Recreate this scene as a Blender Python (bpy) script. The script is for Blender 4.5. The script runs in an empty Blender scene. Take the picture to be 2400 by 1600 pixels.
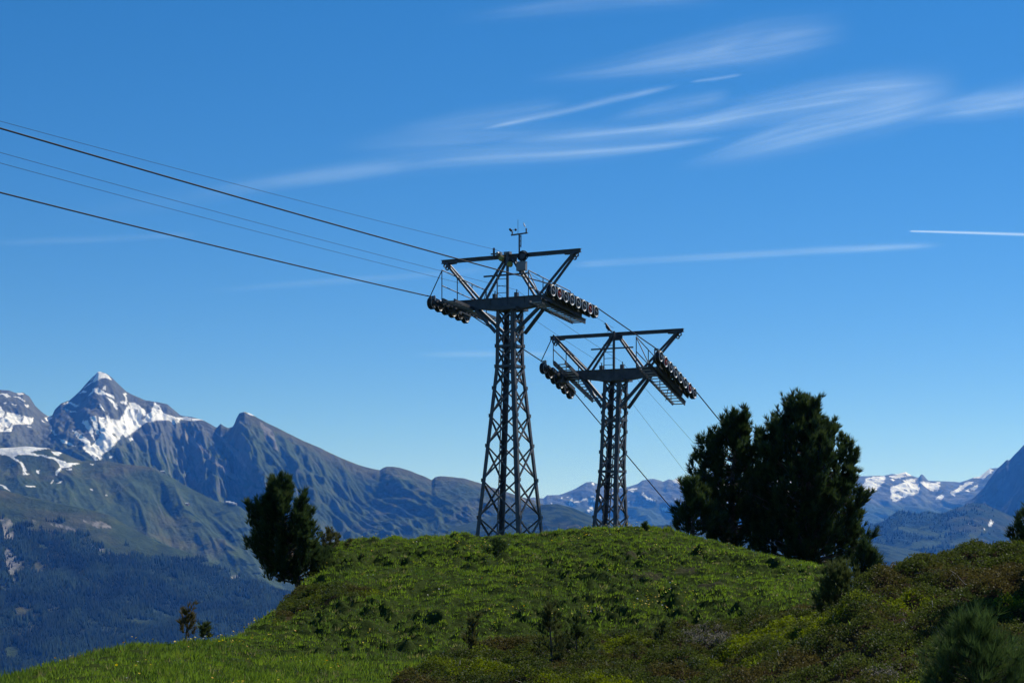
import bpy, math, random
import numpy as np
from mathutils import Vector, Matrix

random.seed(7)
RNG = np.random.default_rng(11)
SC = bpy.context.scene
COL = SC.collection

# ------------------------------------------------------------------ camera
F = 4320.0          # focal length measured in photograph pixels (2400 wide)
YH = 1265.0         # eye-level row
EYE = 1.65
cam_d = bpy.data.cameras.new('camera')
cam = bpy.data.objects.new('camera', cam_d)
COL.objects.link(cam)
cam.location = (0, 0, EYE)
cam.rotation_euler = (math.radians(90), 0, 0)
cam_d.sensor_width = 36
cam_d.lens = 36 * F / 2400
cam_d.shift_y = (YH - 800) / 2400
cam_d.clip_start = 0.5
cam_d.clip_end = 300000
SC.camera = cam

# ------------------------------------------------------------------ sky, sun, exposure
SUN_AZ = math.radians(46)      # from straight ahead, towards the right
SUN_EL = math.radians(44)
SUN = Vector((math.sin(SUN_AZ) * math.cos(SUN_EL), math.cos(SUN_AZ) * math.cos(SUN_EL), math.sin(SUN_EL)))
w = bpy.data.worlds.new('World')
SC.world = w
w.use_nodes = True
nt = w.node_tree
nt.nodes.clear()
out = nt.nodes.new('ShaderNodeOutputWorld')
bg = nt.nodes.new('ShaderNodeBackground')
sky = nt.nodes.new('ShaderNodeTexSky')
sky.sky_type = 'NISHITA'
sky.sun_disc = False
sky.sun_elevation = SUN_EL
sky.sun_rotation = SUN_AZ
sky.altitude = 5500
sky.air_density = 1.1
sky.dust_density = 0.05
sky.ozone_density = 4.0
hs = nt.nodes.new('ShaderNodeHueSaturation')
hs.inputs['Saturation'].default_value = 1.3
hs.inputs['Hue'].default_value = 0.506
nt.links.new(sky.outputs[0], hs.inputs['Color'])
tm = nt.nodes.new('ShaderNodeMix')
tm.data_type = 'RGBA'; tm.blend_type = 'MULTIPLY'
tm.inputs[0].default_value = 1.0
tm.inputs[7].default_value = (1.2, 1.23, 1.27, 1)
gm = nt.nodes.new('ShaderNodeGamma')
gm.inputs['Gamma'].default_value = 0.8
nt.links.new(hs.outputs[0], gm.inputs['Color'])
nt.links.new(gm.outputs[0], tm.inputs[6])
nt.links.new(tm.outputs[2], bg.inputs['Color'])
bg.inputs['Strength'].default_value = 0.11
nt.links.new(bg.outputs[0], out.inputs['Surface'])

sun_d = bpy.data.lights.new('sun', 'SUN')
sun_d.energy = 5.0
sun_d.angle = math.radians(0.53)
sun_d.color = (1.0, 0.96, 0.9)
sun_o = bpy.data.objects.new('sun', sun_d)
COL.objects.link(sun_o)
sun_o.rotation_euler = SUN.to_track_quat('Z', 'Y').to_euler()

SC.view_settings.view_transform = 'Standard'
SC.view_settings.look = 'None'
SC.view_settings.gamma = 1.0
SC.view_settings.use_curve_mapping = False
SC.view_settings.exposure = 0.2
SC.cycles.use_denoising = True
SC.cycles.max_bounces = 6
SC.cycles.diffuse_bounces = 3
SC.cycles.transparent_max_bounces = 24
SC.cycles.volume_bounces = 0


# ------------------------------------------------------------------ helpers
def P(px, py, D):
    return np.array([(px - 1200) / F * D, D, EYE + (YH - py) / F * D])


def Zp(py, D):
    return EYE + (YH - py) / F * D


def hash2(ix, iy, seed):
    h = (ix.astype(np.int64) * 374761393 + iy.astype(np.int64) * 668265263 + seed * 974711) & 0xFFFFFFFF
    h = ((h ^ (h >> 13)) * 1274126177) & 0xFFFFFFFF
    h = h ^ (h >> 16)
    return (h & 0xFFFF) / 65535.0


def noise2(x, y, seed=0):
    """gradient noise, about -0.7..0.7"""
    x = np.asarray(x, float); y = np.asarray(y, float)
    ix = np.floor(x); iy = np.floor(y)
    fx = x - ix; fy = y - iy
    ux = fx ** 3 * (fx * (fx * 6 - 15) + 10); uy = fy ** 3 * (fy * (fy * 6 - 15) + 10)
    def g(dx, dy):
        a = hash2(ix + dx, iy + dy, seed) * 2 * np.pi
        return np.cos(a) * (fx - dx) + np.sin(a) * (fy - dy)
    a = g(0, 0) * (1 - ux) + g(1, 0) * ux
    b = g(0, 1) * (1 - ux) + g(1, 1) * ux
    return a * (1 - uy) + b * uy


def fbm(x, y, o=4, seed=0, gain=0.5):
    s = 0; a = 1; t = 0
    for i in range(o):
        s = s + a * noise2(x * 2 ** i, y * 2 ** i, seed + i * 17); t += a; a *= gain
    return s / t


def ridged(x, y, o=4, seed=0, gain=0.5):
    s = 0; a = 1; t = 0
    for i in range(o):
        s = s + a * (1 - 2 * np.abs(noise2(x * 2 ** i, y * 2 ** i, seed + i * 17)))
        t += a; a *= gain
    return s / t


def sstep(a, b, x):
    t = np.clip((x - a) / (b - a), 0, 1)
    return t * t * (3 - 2 * t)


def inpoly(x, y, poly):
    c = np.zeros(x.shape, bool)
    n = len(poly)
    for i in range(n):
        x1, y1 = poly[i]; x2, y2 = poly[(i + 1) % n]
        if y1 == y2: continue
        m = ((y1 > y) != (y2 > y)) & (x < (x2 - x1) * (y - y1) / (y2 - y1) + x1)
        c ^= m
    return c


def mesh_np(name, V, faces, mat, parent=None, smooth=False, col=None, uv=None, extra=None):
    """V (n,3); faces (m,k) equal-sized polygons"""
    V = np.ascontiguousarray(V, np.float32)
    faces = np.ascontiguousarray(faces, np.int32)
    me = bpy.data.meshes.new(name)
    m, k = faces.shape
    me.vertices.add(len(V)); me.vertices.foreach_set('co', V.ravel())
    me.loops.add(m * k); me.loops.foreach_set('vertex_index', faces.ravel())
    me.polygons.add(m)
    me.polygons.foreach_set('loop_start', np.arange(0, m * k, k, dtype=np.int32))
    if smooth: me.polygons.foreach_set('use_smooth', np.ones(m, bool))
    if col is not None:
        a = me.color_attributes.new('tint', 'FLOAT_COLOR', 'POINT')
        c = np.ones((len(V), 4), np.float32); c[:, :3] = col
        a.data.foreach_set('color', c.ravel())
    for nm, val in (extra or {}).items():
        a = me.attributes.new(nm, 'FLOAT', 'POINT')
        a.data.foreach_set('value', np.ascontiguousarray(val, np.float32).ravel())
    if uv is not None:
        u = me.uv_layers.new(name='UVMap')
        u.data.foreach_set('uv', np.ascontiguousarray(uv[faces.ravel()], np.float32).ravel())
    me.update(calc_edges=True)
    me.materials.append(mat)
    o = bpy.data.objects.new(name, me)
    COL.objects.link(o)
    if parent is not None: o.parent = parent
    return o


class MB:
    """collects pieces of polygons into one mesh"""
    def __init__(s): s.v = []; s.f = []
    def add(s, V, Fc):
        b = len(s.v)
        s.v += [tuple(map(float, p)) for p in V]
        s.f += [tuple(i + b for i in f) for f in Fc]
        return s
    def box(s, c, size):
        x, y, z = (d / 2 for d in size)
        V = [(c[0] + i * x, c[1] + j * y, c[2] + k * z) for i in (-1, 1) for j in (-1, 1) for k in (-1, 1)]
        return s.add(V, [(0, 1, 3, 2), (4, 6, 7, 5), (0, 4, 5, 1), (2, 3, 7, 6), (0, 2, 6, 4), (1, 5, 7, 3)])
    def bar(s, p, q, wd, ht, up=(0, 0, 1), shift=(0, 0)):
        p = Vector(p); q = Vector(q); d = (q - p).normalized(); u = Vector(up)
        if abs(d.dot(u)) > 0.98: u = Vector((0, 1, 0))
        a = d.cross(u).normalized(); b = a.cross(d).normalized()
        o = a * shift[0] + b * shift[1]
        V = []
        for e in (p, q):
            for i, j in ((-1, -1), (1, -1), (1, 1), (-1, 1)):
                V.append(e + o + a * (i * wd / 2) + b * (j * ht / 2))
        return s.add(V, [(3, 2, 1, 0), (4, 5, 6, 7), (0, 1, 5, 4), (1, 2, 6, 5), (2, 3, 7, 6), (3, 0, 4, 7)])
    def tube(s, pts, rad, n=8, caps=True):
        pts = [Vector(p) for p in pts]
        if not hasattr(rad, '__len__'): rad = [rad] * len(pts)
        V = []; Fc = []
        for i, p in enumerate(pts):
            d = (pts[min(i + 1, len(pts) - 1)] - pts[max(i - 1, 0)]).normalized()
            u = Vector((0, 0, 1)) if abs(d.z) < 0.95 else Vector((0, 1, 0))
            a = d.cross(u).normalized(); b = a.cross(d)
            for k in range(n):
                t = 2 * math.pi * k / n
                V.append(p + (a * math.cos(t) + b * math.sin(t)) * rad[i])
        for i in range(len(pts) - 1):
            for k in range(n):
                Fc.append((i * n + k, i * n + (k + 1) % n, (i + 1) * n + (k + 1) % n, (i + 1) * n + k))
        if caps:
            Fc.append(tuple(range(n - 1, -1, -1))); m = (len(pts) - 1) * n
            Fc.append(tuple(range(m, m + n)))
        return s.add(V, Fc)
    def lathe(s, prof, c, axis='x', n=24, closed=False):
        V = []; Fc = []
        for (t, r) in prof:
            for k in range(n):
                a = 2 * math.pi * k / n
                q = {'x': (t, r * math.cos(a), r * math.sin(a)), 'y': (r * math.sin(a), t, r * math.cos(a)), 'z': (r * math.cos(a), r * math.sin(a), t)}[axis]
                V.append((c[0] + q[0], c[1] + q[1], c[2] + q[2]))
        m = len(prof)
        for i in range(m if closed else m - 1):
            j = (i + 1) % m
            for k in range(n):
                Fc.append((i * n + k, i * n + (k + 1) % n, j * n + (k + 1) % n, j * n + k))
        if not closed:
            Fc.append(tuple(range(n - 1, -1, -1))); Fc.append(tuple(range((m - 1) * n, m * n)))
        return s.add(V, Fc)
    def build(s, name, mat, parent=None, smooth=False):
        me = bpy.data.meshes.new(name)
        me.from_pydata(s.v, [], s.f)
        if smooth:
            for p in me.polygons: p.use_smooth = True
        me.materials.append(mat)
        o = bpy.data.objects.new(name, me)
        COL.objects.link(o)
        if parent is not None: o.parent = parent
        return o


def empty(name, loc, rz=0):
    o = bpy.data.objects.new(name, None)
    COL.objects.link(o)
    o.location = loc; o.rotation_euler = (0, 0, rz)
    o.empty_display_size = 0.3
    return o


def tag(o, label=None, cat=None, group=None, kind=None):
    if label: o['label'] = label
    if cat: o['category'] = cat
    if group: o['group'] = group
    if kind: o['kind'] = kind
    return o


# ------------------------------------------------------------------ materials
def material(name):
    m = bpy.data.materials.new(name); m.use_nodes = True
    m.node_tree.nodes.clear()
    o = m.node_tree.nodes.new('ShaderNodeOutputMaterial')
    return m, m.node_tree, o


def N(t, kind, **kw):
    n = t.nodes.new(kind)
    for k, v in kw.items():
        if k in n.inputs: n.inputs[k].default_value = v
        else: setattr(n, k, v)
    return n


def metal_paint(name, c1, c2, rough=0.55, metallic=0.0, scale=3.0, spec=0.4):
    m, t, o = material(name)
    b = N(t, 'ShaderNodeBsdfPrincipled', Roughness=rough, Metallic=metallic)
    b.inputs['Specular IOR Level'].default_value = spec
    tc = N(t, 'ShaderNodeTexCoord')
    nz = N(t, 'ShaderNodeTexNoise', Scale=scale, Detail=6.0, Roughness=0.65)
    r = N(t, 'ShaderNodeValToRGB')
    r.color_ramp.elements[0].position = 0.35; r.color_ramp.elements[0].color = (*c1, 1)
    r.color_ramp.elements[1].position = 0.68; r.color_ramp.elements[1].color = (*c2, 1)
    t.links.new(tc.outputs['Object'], nz.inputs['Vector'])
    t.links.new(nz.outputs['Fac'], r.inputs['Fac'])
    t.links.new(r.outputs[0], b.inputs['Base Color'])
    mr = N(t, 'ShaderNodeMapRange'); mr.inputs[3].default_value = rough - 0.12; mr.inputs[4].default_value = rough + 0.15
    t.links.new(nz.outputs['Fac'], mr.inputs[0]); t.links.new(mr.outputs[0], b.inputs['Roughness'])
    t.links.new(b.outputs[0], o.inputs[0])
    return m


def leafy(name, trans=0.35, rough=0.6, spec=0.25, bright=1.0):
    """foliage: colour comes from the mesh attribute 'tint'"""
    m, t, o = material(name)
    at = N(t, 'ShaderNodeAttribute', attribute_name='tint')
    b = N(t, 'ShaderNodeBsdfPrincipled', Roughness=rough)
    b.inputs['Specular IOR Level'].default_value = spec
    tr = N(t, 'ShaderNodeBsdfTranslucent')
    hsv = N(t, 'ShaderNodeHueSaturation', Saturation=1.1, Value=1.25)
    mix = N(t, 'ShaderNodeMixShader', Fac=trans)
    t.links.new(at.outputs['Color'], b.inputs['Base Color'])
    t.links.new(at.outputs['Color'], hsv.inputs['Color'])
    t.links.new(hsv.outputs[0], tr.inputs['Color'])
    t.links.new(b.outputs[0], mix.inputs[1]); t.links.new(tr.outputs[0], mix.inputs[2])
    t.links.new(mix.outputs[0], o.inputs[0])
    return m


def tinted_ground(name, nscale, namp=0.5, bump=0.0, rough=0.95):
    """ground or rock: colour from 'tint', broken up by noise"""
    m, t, o = material(name)
    at = N(t, 'ShaderNodeAttribute', attribute_name='tint')
    b = N(t, 'ShaderNodeBsdfPrincipled', Roughness=rough)
    b.inputs['Specular IOR Level'].default_value = 0.0
    tc = N(t, 'ShaderNodeTexCoord')
    nz = N(t, 'ShaderNodeTexNoise', Scale=nscale, Detail=8.0, Roughness=0.7)
    mr = N(t, 'ShaderNodeMapRange'); mr.inputs[1].default_value = 0.25; mr.inputs[2].default_value = 0.75
    mr.inputs[3].default_value = 1 - namp; mr.inputs[4].default_value = 1 + namp * 0.7
    mx = N(t, 'ShaderNodeMix', data_type='RGBA', blend_type='MULTIPLY')
    mx.inputs[0].default_value = 1.0
    t.links.new(tc.outputs['Object'], nz.inputs['Vector'])
    t.links.new(nz.outputs['Fac'], mr.inputs[0])
    t.links.new(at.outputs['Color'], mx.inputs[6]); t.links.new(mr.outputs[0], mx.inputs[7])
    t.links.new(mx.outputs[2], b.inputs['Base Color'])
    if bump:
        bp = N(t, 'ShaderNodeBump', Strength=1.0, Distance=bump)
        t.links.new(nz.outputs['Fac'], bp.inputs['Height']); t.links.new(bp.outputs[0], b.inputs['Normal'])
    t.links.new(b.outputs[0], o.inputs[0])
    return m


M = {}
M['steel'] = metal_paint('galvanised_dark_steel', (0.05, 0.055, 0.065), (0.11, 0.117, 0.13), 0.55, 0.15, 2.5)
M['steel_light'] = metal_paint('galvanised_light_steel', (0.2, 0.2, 0.2), (0.34, 0.34, 0.34), 0.45, 0.4, 4.0)
M['alu'] = metal_paint('bare_aluminium', (0.36, 0.36, 0.36), (0.55, 0.55, 0.54), 0.42, 0.5, 9.0)
M['rubber'] = metal_paint('black_rubber', (0.015, 0.015, 0.016), (0.03, 0.03, 0.03), 0.7, 0, 8.0)
M['red'] = metal_paint('red_enamel', (0.35, 0.03, 0.02), (0.45, 0.05, 0.03), 0.5, 0, 8.0)
M['rope'] = metal_paint('steel_rope', (0.012, 0.012, 0.014), (0.025, 0.025, 0.027), 0.7, 0.0, 40.0, .15)
M['cabinet'] = metal_paint('grey_cabinet_paint', (0.2, 0.2, 0.21), (0.26, 0.26, 0.27), 0.5, 0, 5.0)
M['white'] = metal_paint('white_plastic', (0.7, 0.7, 0.7), (0.82, 0.82, 0.82), 0.4, 0, 8.0)
M['amber'] = metal_paint('amber_lens', (0.3, 0.24, 0.05), (0.42, 0.34, 0.08), 0.3, 0, 6.0)
M['plumage'] = metal_paint('black_plumage', (0.012, 0.012, 0.016), (0.03, 0.03, 0.035), 0.5, 0, 30.0)
M['bark'] = metal_paint('grey_pine_bark', (0.06, 0.045, 0.035), (0.16, 0.13, 0.105), 0.9, 0, 6.0, 0.1)
M['deadwood'] = metal_paint('bleached_wood', (0.28, 0.26, 0.23), (0.45, 0.42, 0.38), 0.9, 0, 9.0, 0.1)
M['needles'] = leafy('pine_needles', 0.3, 0.6, 0.08)
M['grass'] = leafy('grass_blades', 0.45, 0.55, 0.15)
M['heath'] = leafy('dwarf_shrub_leaves', 0.42, 0.6, 0.1)
M['petal'] = leafy('flower_petals', 0.3, 0.6, 0.2)
M['soil'] = tinted_ground('alpine_soil', 9.0, 0.55, 0.05)
M['rock'] = tinted_ground('mountain_surface', 0.012, 0.35, 25.0)
M['forest'] = leafy('conifer_forest', 0.0, 1.0, 0.0)
M['hutwall'] = metal_paint('weathered_larch', (0.2, 0.15, 0.1), (0.32, 0.26, 0.2), 0.9, 0, 0.5, 0.1)
M['hutroof'] = metal_paint('pale_sheet_roof', (0.5, 0.5, 0.5), (0.7, 0.7, 0.68), 0.6, 0, 0.5)


# ------------------------------------------------------------------ near ground (the knoll, the heath mound, the meadow lip)
def face(d0, z0, d1, z1, k=5, bow=0.22):
    r = []
    for i in range(1, k + 1):
        f = i / k
        r.append((d0 + (d1 - d0) * f, z0 + (z1 - z0) * (f * (1 + bow) - bow * f * f)))
    return r


def lip(pts, dc, zc):
    return pts + [(dc, zc), (dc + 2.5, zc - 0.55), (dc + 7, zc - 3.6), (dc + 20, zc - 14), (dc + 50, zc - 40), (150, zc - 90)]


def plateau(pts, dc, zc):
    return pts + [(dc + 4, zc - .12), (62, zc - .4), (78, zc - .75), (86, zc - 1.8), (100, zc - 7), (150, zc - 40)]


def shoulder(pts, dc, zc):
    return pts + [(dc + 4, zc - .3), (62, zc - 1.4), (76, zc - 4), (100, zc - 16), (150, zc - 50)]


fg = [(6, 0), (14, -.15), (22, -.36), (26, -.35)]
def knoll(dc, pyc, zf=-.18, df=32, tail=plateau, pre=fg):
    zc = Zp(pyc, dc)
    return tail(pre + [(df, zf)] + face(df, zf, dc, zc), dc, zc)

def mound(pts, dc, zc):
    return [(6, 0), (12, .12)] + pts + [(dc, zc), (dc + 4, zc - .45), (dc + 10, zc - 1.0), (62, -.6), (80, -4), (150, -55)]

columns = [
    (-700, lip([(6, 0), (18, -.4)], 23, -1.2)),
    (-250, lip([(6, 0), (18, -.2)], 24, Zp(1660, 24))),
    (0, lip([(6, 0), (18, -.12)], 25, Zp(1585, 25))),
    (90, lip([(6, 0), (20, -.18)], 26, Zp(1558, 26))),
    (200, lip([(6, 0), (20, -.2)], 28, Zp(1526, 28))),
    (300, lip([(6, 0), (20, -.2)], 29, Zp(1508, 29))),
    (446, lip([(6, 0), (20, -.22)], 30.5, Zp(1496, 30.5))),
    (536, lip([(6, 0), (20, -.25), (26, -.2)], 32, Zp(1490, 32))),
    (560, lip([(6, 0), (20, -.25), (26, -.25), (31, -.1)], 34, Zp(1472, 34))),
    (600, lip([(6, 0), (20, -.25), (26, -.28), (31, -.12)], 36, Zp(1446, 36))),
    (645, lip([(6, 0), (20, -.25), (26, -.3), (32, -.14)], 38.5, Zp(1418, 38.5))),
    (690, lip([(6, 0), (20, -.3), (26, -.3), (32, -.15), (37, .15)], 41.5, Zp(1380, 41.5))),
    (718, lip(fg + [(32, -.16), (37, .22), (41, .62)], 43.5, Zp(1338, 43.5))),
    (752, lip(fg + [(32, -.16), (37, .28), (42, .95)], 46, Zp(1278, 46))),
    (800, knoll(47.5, 1265)),
    (860, knoll(48, 1262)),
    (1000, knoll(50, 1260)), (1120, knoll(50, 1259)), (1200, knoll(50, 1256)), (1290, knoll(50, 1250)),
    (1378, knoll(50, 1237)), (1455, knoll(50, 1235)), (1532, knoll(50, 1238, -.1)),
    (1608, knoll(50, 1249, -.02, 32, shoulder)), (1685, knoll(49, 1270, .08, 32, shoulder)), (1800, knoll(47, 1298, .24, 32, shoulder, [(6, 0), (14, 0), (20, .05), (28, .19)])),
    (1900, knoll(45, 1319, .35, 32, shoulder, [(6, 0), (14, .03), (20, .1), (26, .36)])),
    (1960, knoll(42, 1338, .5, 32, shoulder, [(6, 0), (14, .1), (20, .25), (24, .62), (27, .62)])),
    (2013, mound([(16, .18), (20, .4)], 25, Zp(1359, 25))),
    (2100, mound([(17, .24), (21, .55)], 26, Zp(1328, 26))),
    (2165, mound([(16, .28), (21, .62)], 26.5, Zp(1308, 26.5))),
    (2250, mound([(16, .33), (20, .54), (24, 1.12)], 27.5, Zp(1281, 27.5))),
    (2400, mound([(16, .40), (20, .62), (24, 1.12)], 28.5, Zp(1270, 28.5))),
    (2600, mound([(16, .5), (20, .9), (24, 1.3)], 29, Zp(1262, 29))),
    (3200, mound([(16, .6), (20, 1.0), (24, 1.3)], 29, Zp(1258, 29))),
]
GPX = np.arange(-700, 3201, 6.0)
GD = np.concatenate([np.arange(6, 20, .25), np.arange(20, 56, .1), np.arange(56, 90, .5), np.arange(90, 151, 3.0)])
ctrl = np.array([np.interp(GD, [p[0] for p in c[1]], [p[1] for p in c[1]]) for c in columns])
cpx = np.array([c[0] for c in columns], float)
ZG = np.array([np.interp(GPX, cpx, ctrl[:, j]) for j in range(len(GD))])      # rows D, cols px


def blur(A, n, axis):
    k = np.hanning(2 * n + 3)[1:-1]; k /= k.sum()
    pad = [(0, 0), (0, 0)]; pad[axis] = (n, n)
    B = np.pad(A, pad, mode='edge')
    return np.apply_along_axis(lambda r: np.convolve(r, k, 'valid'), axis, B)


ZG = blur(ZG, 6, 0)
ZG = blur(ZG, 5, 1)
GX = (GPX[None, :] - 1200) / F * GD[:, None]
GY = np.repeat(GD[:, None], len(GPX), 1)

HEATH = [(900, 1640), (1010, 1548), (1120, 1520), (1250, 1500), (1500, 1480), (1700, 1455), (1850, 1432), (1915, 1405), (1975, 1372), (2020, 1352), (2600, 1150), (3300, 1100), (3300, 2300), (900, 2300)]
HEATH_B = [(640, 1470), (655, 1425), (700, 1385), (790, 1372), (880, 1385), (900, 1398), (800, 1400), (730, 1425), (690, 1440)]


def masks(x, y, z):
    px = 1200 + x / y * F
    py = YH - (z - EYE) / y * F
    jx = px + 60 * fbm(x * .9, y * .5, 3, 5); jy = py + 34 * fbm(x * .9 + 9, y * .5, 3, 6)
    heath = (inpoly(jx, jy, HEATH) & ((y < 34) | (px > 2000))) | inpoly(px, py, HEATH_B)
    return px, py, heath


# hummocks and terracettes
px0, py0, h0 = masks(GX, GY, ZG)
hf = blur(blur(h0.astype(float), 6, 0), 3, 1)
wob = .5 * fbm(GX * .35, GY * .35, 2, 31)
def billow_at(x, y):
    wb_ = .5 * fbm(x * .35, y * .35, 2, 31)
    return np.abs(noise2(x * 1.05 + wb_, y * .9, 3)) * 1.25 + np.abs(noise2(x * 2.7, y * 2.3 + wb_, 4)) * 1.15 + np.abs(noise2(x * 6, y * 5.2, 7)) * .35
billow = billow_at(GX, GY)
onk = sstep(27, 33, GY) * (1 - hf) * sstep(520, 640, px0)
rough_zone = .55 + .8 * sstep(-.1, .35, fbm(GX * .22, GY * .22, 2, 44))
bump = onk * rough_zone * .32 * (billow - .58)
bump += hf * .25 * (np.abs(noise2(GX * 1.3, GY * 1.0, 13)) * 1.4 + np.abs(noise2(GX * 3.1, GY * 2.6, 14)) * .6 - .5)
bump += (1 - hf) * (1 - onk) * .05 * (np.abs(noise2(GX * 1.8, GY * 1.5, 23)) * 2 - .5)
fadeo = 1 - sstep(52, 60, GY)
ZG = ZG + bump * fadeo
# a few deeper hollows on the knoll
for (hx, hy, hd, rx, ry, dep) in [(952, 1390, 38.5, .7, .8, .25), (1100, 1350, 42, .4, .6, .15), (760, 1345, 43, .5, .6, .3), (860, 1330, 42.5, .5, .5, .2), (770, 1480, 33.5, .5, .5, .18), (620, 1478, 34, .45, .35, .22), (1510, 1390, 39, .5, .5, .15), (1600, 1370, 40, .5, .5, .16), (1660, 1325, 44, .4, .5, .14)]:
    cx = (hx - 1200) / F * hd
    ZG -= dep * np.exp(-((GX - cx) / rx) ** 2 - ((GY - hd) / ry) ** 2)


def ground_z(x, y):
    x = np.asarray(x, float); y = np.asarray(y, float)
    px = 1200 + x / y * F
    i = np.clip((px - GPX[0]) / 6.0, 0, len(GPX) - 1.001); i0 = i.astype(int); fi = i - i0
    j = np.clip(np.interp(y, GD, np.arange(len(GD))), 0, len(GD) - 1.001); j0 = j.astype(int); fj = j - j0
    return (ZG[j0, i0] * (1 - fi) + ZG[j0, i0 + 1] * fi) * (1 - fj) + (ZG[j0 + 1, i0] * (1 - fi) + ZG[j0 + 1, i0 + 1] * fi) * fj


def grid_faces(nr, nc):
    a = np.arange(nr * nc).reshape(nr, nc)
    return np.stack([a[:-1, :-1], a[:-1, 1:], a[1:, 1:], a[1:, :-1]], -1).reshape(-1, 4)


BARE = [(1530, 1395, 40, 1.1, 1.2), (1610, 1375, 41, .9, 1.0), (1480, 1340, 43.5, .9, .7), (1630, 1300, 46, .8, .8), (1560, 1245, 49.2, .7, .4), (1510, 1345, 43, .5, .7), (1940, 1332, 41, .4, .6), (1680, 1380, 38, .7, .8)]
def bare(x, y):
    s = np.zeros_like(x)
    for (bx, by, bd, rx, ry) in BARE:
        cx = (bx - 1200) / F * bd
        s = np.maximum(s, np.exp(-((x - cx) / rx) ** 2 - ((y - bd) / ry) ** 2))
    n = fbm(x * 1.6, y * 1.4, 3, 61)
    return .75 * sstep(.42, .8, s * (.75 + 1.2 * n) + .55 * sstep(.2, .5, n))


px0, py0, h0 = masks(GX, GY, ZG)
br = bare(GX, GY) * (1 - hf)
c_soil = np.array([.06, .055, .036]); c_turf = np.array([.035, .05, .014]); c_peat = np.array([.05, .035, .022])
tint = c_turf[None, None] * (1 - hf[..., None]) + c_peat[None, None] * hf[..., None]
tint = tint * (1 - br[..., None]) + c_soil[None, None] * br[..., None]
terr = mesh_np('hillside', np.stack([GX, GY, ZG], -1).reshape(-1, 3), grid_faces(len(GD), len(GPX))[:, ::1], M['soil'], smooth=True, col=tint.reshape(-1, 3))
tag(terr, 'turf and peat hillside under the grass and heath', None, kind='structure')

# the valley floor reaching to the horizon
g = 16500.0
vf = mesh_np('ground', np.array([(-g, -g, -430), (g, -g, -430), (g, g, -430), (-g, g, -430)]), np.array([[0, 1, 2, 3]]), M['rock'], col=np.tile([.05, .075, .03], (4, 1)))
tag(vf, 'distant valley floor', None, kind='structure')


# ------------------------------------------------------------------ mountains
def r7(pts): return [(x / 3.92, 840 + y / 3.92) for x, y in pts]
def r5(pts): return [(2000 + x / 3.92, 1000 + y / 3.92) for x, y in pts]
def r6(pts): return [(1240 + x / 5.88, 1060 + y / 5.88) for x, y in pts]
def r1(pts): return [(x / 3.36, 1200 + y / 3.36) for x, y in pts]


ROCK = np.array([.122, .134, .124]); SCREE = np.array([.24, .225, .205]); ALP = np.array([.062, .088, .038])
BROWN = np.array([.104, .104, .05]); SNOW = np.array([.93, .93, .93]); WOOD = np.array([.011, .02, .012])


def lerp3(a, b, t): return a * (1 - t[..., None]) + b * t[..., None]


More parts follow.
